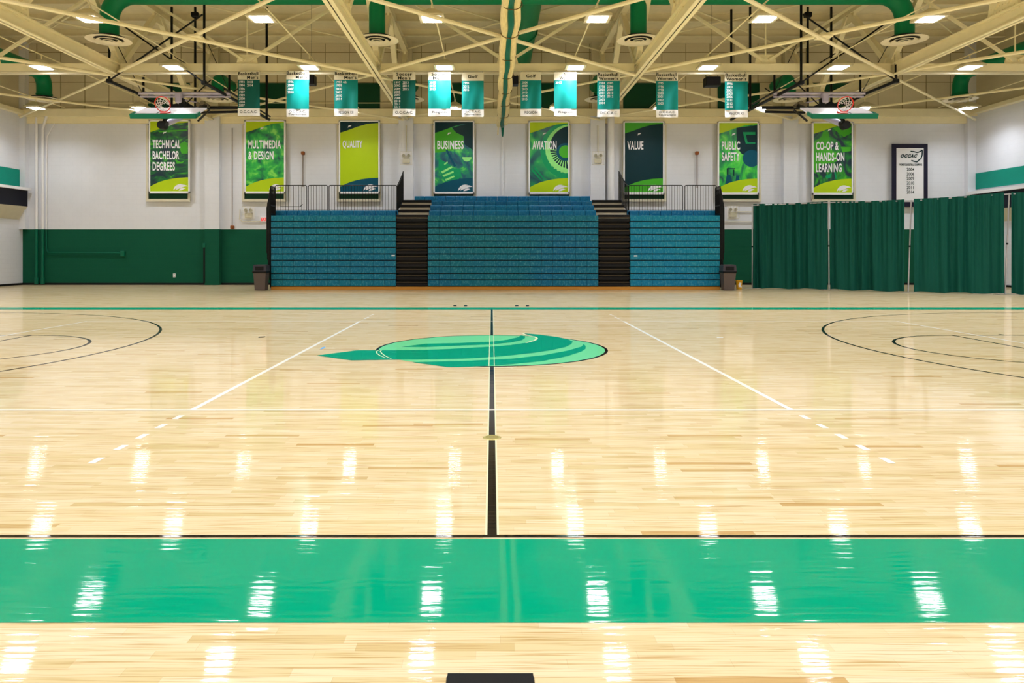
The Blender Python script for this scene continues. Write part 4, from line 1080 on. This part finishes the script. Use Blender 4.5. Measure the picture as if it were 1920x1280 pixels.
# downpipe beside the pilaster near the Value banner
x = Xat(1146, 33.6)
pipe([(x, 33.68, .1), (x, 33.68, 7.84)], .16, M_white, 'down_pipe', 'thick white downpipe beside the pilaster next to the Value banner')
x = Xat(1815, 33.7)
pipe([(x, 33.75, 2), (x, 33.75, 7.5), (x - .02, 33.7, 7.95)], .03, M_white, 'conduit', 'thin white vertical conduit above the drapes in the corner', 'conduit')
pipe([(XL + 2.2, 33.8, H + 279 * 33.8 / F), (-4.35, 33.8, H + 279 * 33.8 / F)], .02, M_cream, 'conduit', 'thin conduit high on the tan wall, behind the basketball goal over the Technical banner', 'conduit')
pipe([W(942.5, 228, 33.8), W(942.5, 366, 33.8)], .02, M_white, 'conduit', 'thin white vertical conduit between the Business and Aviation banners', 'conduit')
# speakers
for x0, x1, y0, y1, lab in ((574, 589, 139, 157, 'hanging beside the four year Basketball Men\'s banner'), (956, 972, 142, 158, 'hanging next to the divider curtain bundle'), (1324, 1352, 143, 160, 'hanging between the two banners over the Public Safety wall banner')):
    Y = 26.2; a, b = W(x0, y1, Y), W(x1, y0, Y)
    t = thing('loudspeaker', ((a.x + b.x) / 2, Y, a.z), 'black loudspeaker box ' + lab, 'loudspeaker', 'hanging loudspeakers')
    MB().bbox(a.x, b.x, Y, Y + .4, a.z, b.z, .02).build('cabinet', M_blackplastic, t)
    MB().tube([((a.x + b.x) / 2, Y + .2, b.z), ((a.x + b.x) / 2, Y + .2, ZC - .34)], .006, 6).build('hanger_cable', M_black, t)
    MB().bbox(a.x + .02, b.x - .02, Y - .012, Y, a.z + .02, b.z - .02, .006).build('grille', mat('speaker_grille', (36, 36, 46), .7, scale=60, var=.3), t)
    mb = MB(); [mb.bar((xx, Y + .2, b.z - .01), (xx, Y + .2, b.z + .35), .02, .02, (1, 0, 0)) for xx in (a.x + .05, b.x - .05)]; mb.build('bracket', M_black, t)

# ================================================================== CEILING HUNG BASKETBALL GOALS
def goal(mir, label):
    MX = .757
    def P(px, py, Y):
        v = W(px, py, Y)
        return Vector((MX - v.x, v.y, v.z)) if mir else v
    def Q(v): return Vector((MX - v[0], v[1], v[2])) if mir else Vector(v)
    c0 = P(306, 217, 22.3)
    t = thing('basketball_goal', (c0.x, 24, 5.5), label, 'basketball goal', 'folded ceiling hung basketball goals')
    def tb(nm, pts, r, m=M_black, n=8): return MB().tube(pts, r, n).build(nm, m, t, True)
    a, b = P(205, 152, 24.95), P(383, 155, 24.92)
    top = ZC - .3
    for nm, q in (('drop_pipe', a), ('drop_pipe', b)):
        tb(nm, [(q.x, q.y, q.z), (q.x, q.y, top)], .042)
        MB().bbox(q.x - .09, q.x + .09, q.y - .09, q.y + .09, q.z - .07, q.z + .07, .03).build('clamp', M_black, t)
    for px, py in ((322, 205), (366, 199)):
        q = P(px, py, 28); tb('drop_pipe', [(q.x, q.y, q.z), (q.x, q.y, top)], .045)
    for px, py, y2 in (((474, 205, 28), (509, 120, 28.3)) if mir else ((500, 224, 28),)):
        q = P(px, py, y2); tb('drop_pipe', [(q.x, q.y, q.z), (q.x, q.y, top)], .045)
    q = P(366, 28, 28); MB().bbox(q.x - .14, q.x + .14, q.y - .1, q.y + .1, q.z - .1, q.z + .1, .03).build('clamp', M_black, t)
    # fore and aft frame pipes
    tb('frame_pipe', [a, P(258, 175, 26.9)], .055, M_black)
    tb('frame_pipe', [b, Q((W(383, 155, 24.92).x, 32.2, a.z))], .06)
    tb('frame_pipe', [Q((W(383, 155, 24.92).x + .22, 26.2, a.z + .02)), Q((W(383, 155, 24.92).x + .22, 31.6, a.z + .02))], .035)
    tb('hinge_bar', [P(257, 174.5, 26.9), P(432, 175, 26.9)], .055, M_steelshine, 12)
    tb('hinge_bar', [P(263, 181, 26.95), P(432, 181, 26.95)], .04, M_steelshine, 12)
    tb('cross_bar', [P(330, 202, 27.6), P(452, 202, 27.6)], .065)
    tb('cross_bar', [P(372, 211, 27.6), P(446, 209.5, 27.6)], .05)
    # braces
    tb('brace', [P(206, 150, 24.9), P(380, 27, 24.9)], .03)
    tb('brace', [P(222, 42, 25.0), P(383, 155, 24.98)], .028)
    tb('brace', [P(318, 100, 25.4), P(350, 120, 25.6)], .02)
    tb('brace', [P(260, 178, 27), P(300, 196, 28)], .04)
    tb('brace', [P(340, 186, 27), P(372, 193, 27.4)], .028, M_steelshine)
    tb('brace', [P(345, 198, 27), P(395, 150, 26.9)], .022)
    tb('brace', [P(438, 172, 27), P(448, 165, 27)], .02)
    tb('cable', [P(220, 84, 24.9), P(266, 173, 26.8)], .012, n=6)
    tb('cable', [P(388, 78, 25.4), P(430, 172, 26.8)], .012, n=6)
    for px in (269, 430):
        q0, q1 = P(px, 176, 26.9), P(px, 134, 26.9)
        tb('hanger', [q0, (q0.x, q0.y, q1.z)], .04); MB().bbox(q0.x - .16, q0.x + .16, q0.y - .1, q0.y + .1, q1.z - .03, q1.z + .12, .03).build('clamp', M_black, t)
    # winch and knuckle
    k = P(337, 181, 26.9); MB().bbox(k.x - .12, k.x + .12, k.y - .16, k.y + .1, k.z - .26, k.z + .14, .04).build('knuckle', M_steelshine, t)
    k2 = P(341, 197, 26.9); MB().bbox(k2.x - .08, k2.x + .08, k2.y - .1, k2.y + .1, k2.z - .2, k2.z + .25, .02).build('knuckle_plate', M_black, t)
    for i, (px, py, r) in enumerate(((373, 197, .08), (381, 194, .09), (389, 198, .07))):
        q = P(px, py, 27.3); MB().lathe([(.001, -.1), (r, -.1), (r * 1.05, 0), (r, .1), (.001, .1)], q, 14, 'y').build('winch_drum', M_bronze, t, True)
    # flat black shape behind the hoop
    q = P(336, 201, 27.5); MB().prism([(q.x - .75, q.z - .08), (q.x + .75, q.z - .08), (q.x + .25, q.z + .22), (q.x - .25, q.z + .1)], 'y', 27.46, 27.52).build('black_shape', M_black, t)
    # mast
    pv = P(305, 235, 22.55); tp = P(384, 199, 27.2)
    tb('mast', [tp, pv], .085, M_black, 12)
    tb('mast_lit_stretch', [tp.lerp(pv, .62), tp.lerp(pv, .93)], .1, M_steelshine, 14)  # pale length painted for the brightly lit stretch of the arm
    MB().lathe([(.001, -.12), (.13, -.12), (.13, .12), (.001, .12)], pv, 16, 'y').build('pivot', M_black, t, True)
    tb('mast_brace', [P(392, 207, 27.2), P(372, 226, 25.2)], .04)
    # backboard: bottom edge towards the court, face turned up
    w = 1.02; e0, e1 = Vector((c0.x, 22.3, 5.76)), Vector((c0.x, 23.2, 6.16)); d = (e1 - e0); dn = d.normalized(); n = Vector((0, -dn.z, dn.y))
    tb('pivot_post', [pv, e0 + d * .25 - n * .05], .06)
    def slab(nm, u0, u1, v0, v1, h0, h1, m, par=None):
        mb = MB(); i = 0
        for h in (h0, h1):
            for v in (v0, v1):
                for u in (u0, u1): mb.v.append(tuple(e0 + Vector((u, 0, 0)) + d * v + n * h))
        mb.f = [(0, 2, 3, 1), (4, 5, 7, 6), (0, 1, 5, 4), (2, 6, 7, 3), (0, 4, 6, 2), (1, 3, 7, 5)]
        return mb.build(nm, m, par or t)
    bb = slab('backboard', -w + .02, w - .02, .02, 1, -.02, .02, M_glass)
    slab('edge_padding', -w, w, -.05, .03, -.09, .06, M_pad)
    slab('edge_padding', -w - .01, -w + .04, -.03, .35, -.07, .05, M_pad); slab('edge_padding', w - .04, w + .01, -.03, .35, -.07, .05, M_pad)
    for u0, u1, v0, v1 in ((-.3, .3, .14, .18), (-.3, .3, .6, .64), (-.3, -.25, .14, .64), (.25, .3, .14, .64)): slab('target_line', u0, u1, v0, v1, .021, .024, M_black, bb)
    slab('frame_rail', -w + .1, w - .1, .45, .52, -.1, -.02, M_black); slab('frame_rail', -.1, .1, .05, .95, -.12, -.02, M_black)
    slab('rim_plate', -.12, .12, .05, .3, .02, .07, M_orange)
    rc = e0 + d * .1 + n * .33; R_ = .235
    up = n
    ring = [rc + Vector((1, 0, 0)) * (R_ * math.cos(2 * PI * i / 28)) + up * (R_ * math.sin(2 * PI * i / 28)) for i in range(29)]
    rim = MB().tube(ring, .013, 8).build('rim', M_orange, t, True)
    # net: diamond cords from the rim, sagging down behind it
    nb = MB(); NR = 5; NC = 9
    def npt(i, j):
        an = 2 * PI * (i + .5 * (j % 2)) / NC; f = j / NR; r = R_ * (1 - .45 * f)
        base = rc + Vector((math.cos(an) * r, 0, 0)) + up * (math.sin(an) * r)
        sag = .20 * f * (.35 + .65 * (1 + math.sin(an)) / 2)
        return base + dn * (.36 * f * (1 - .35 * f)) + Vector((0, 0, -sag + .03 * f))
    for j in range(NR):
        for i in range(NC):
            nb.tube([npt(i, j), npt(i, j + 1)], .009, 4, False); nb.tube([npt(i, j), npt(i - 1 if j % 2 == 0 else i + 1, j + 1)], .009, 4, False)
    nb.build('net', M_net, rim)
goal(False, 'folded ceiling hung basketball goal over the Technical Bachelor Degrees banner')
goal(True, 'folded ceiling hung basketball goal over the Co-op and Hands-on Learning banner')
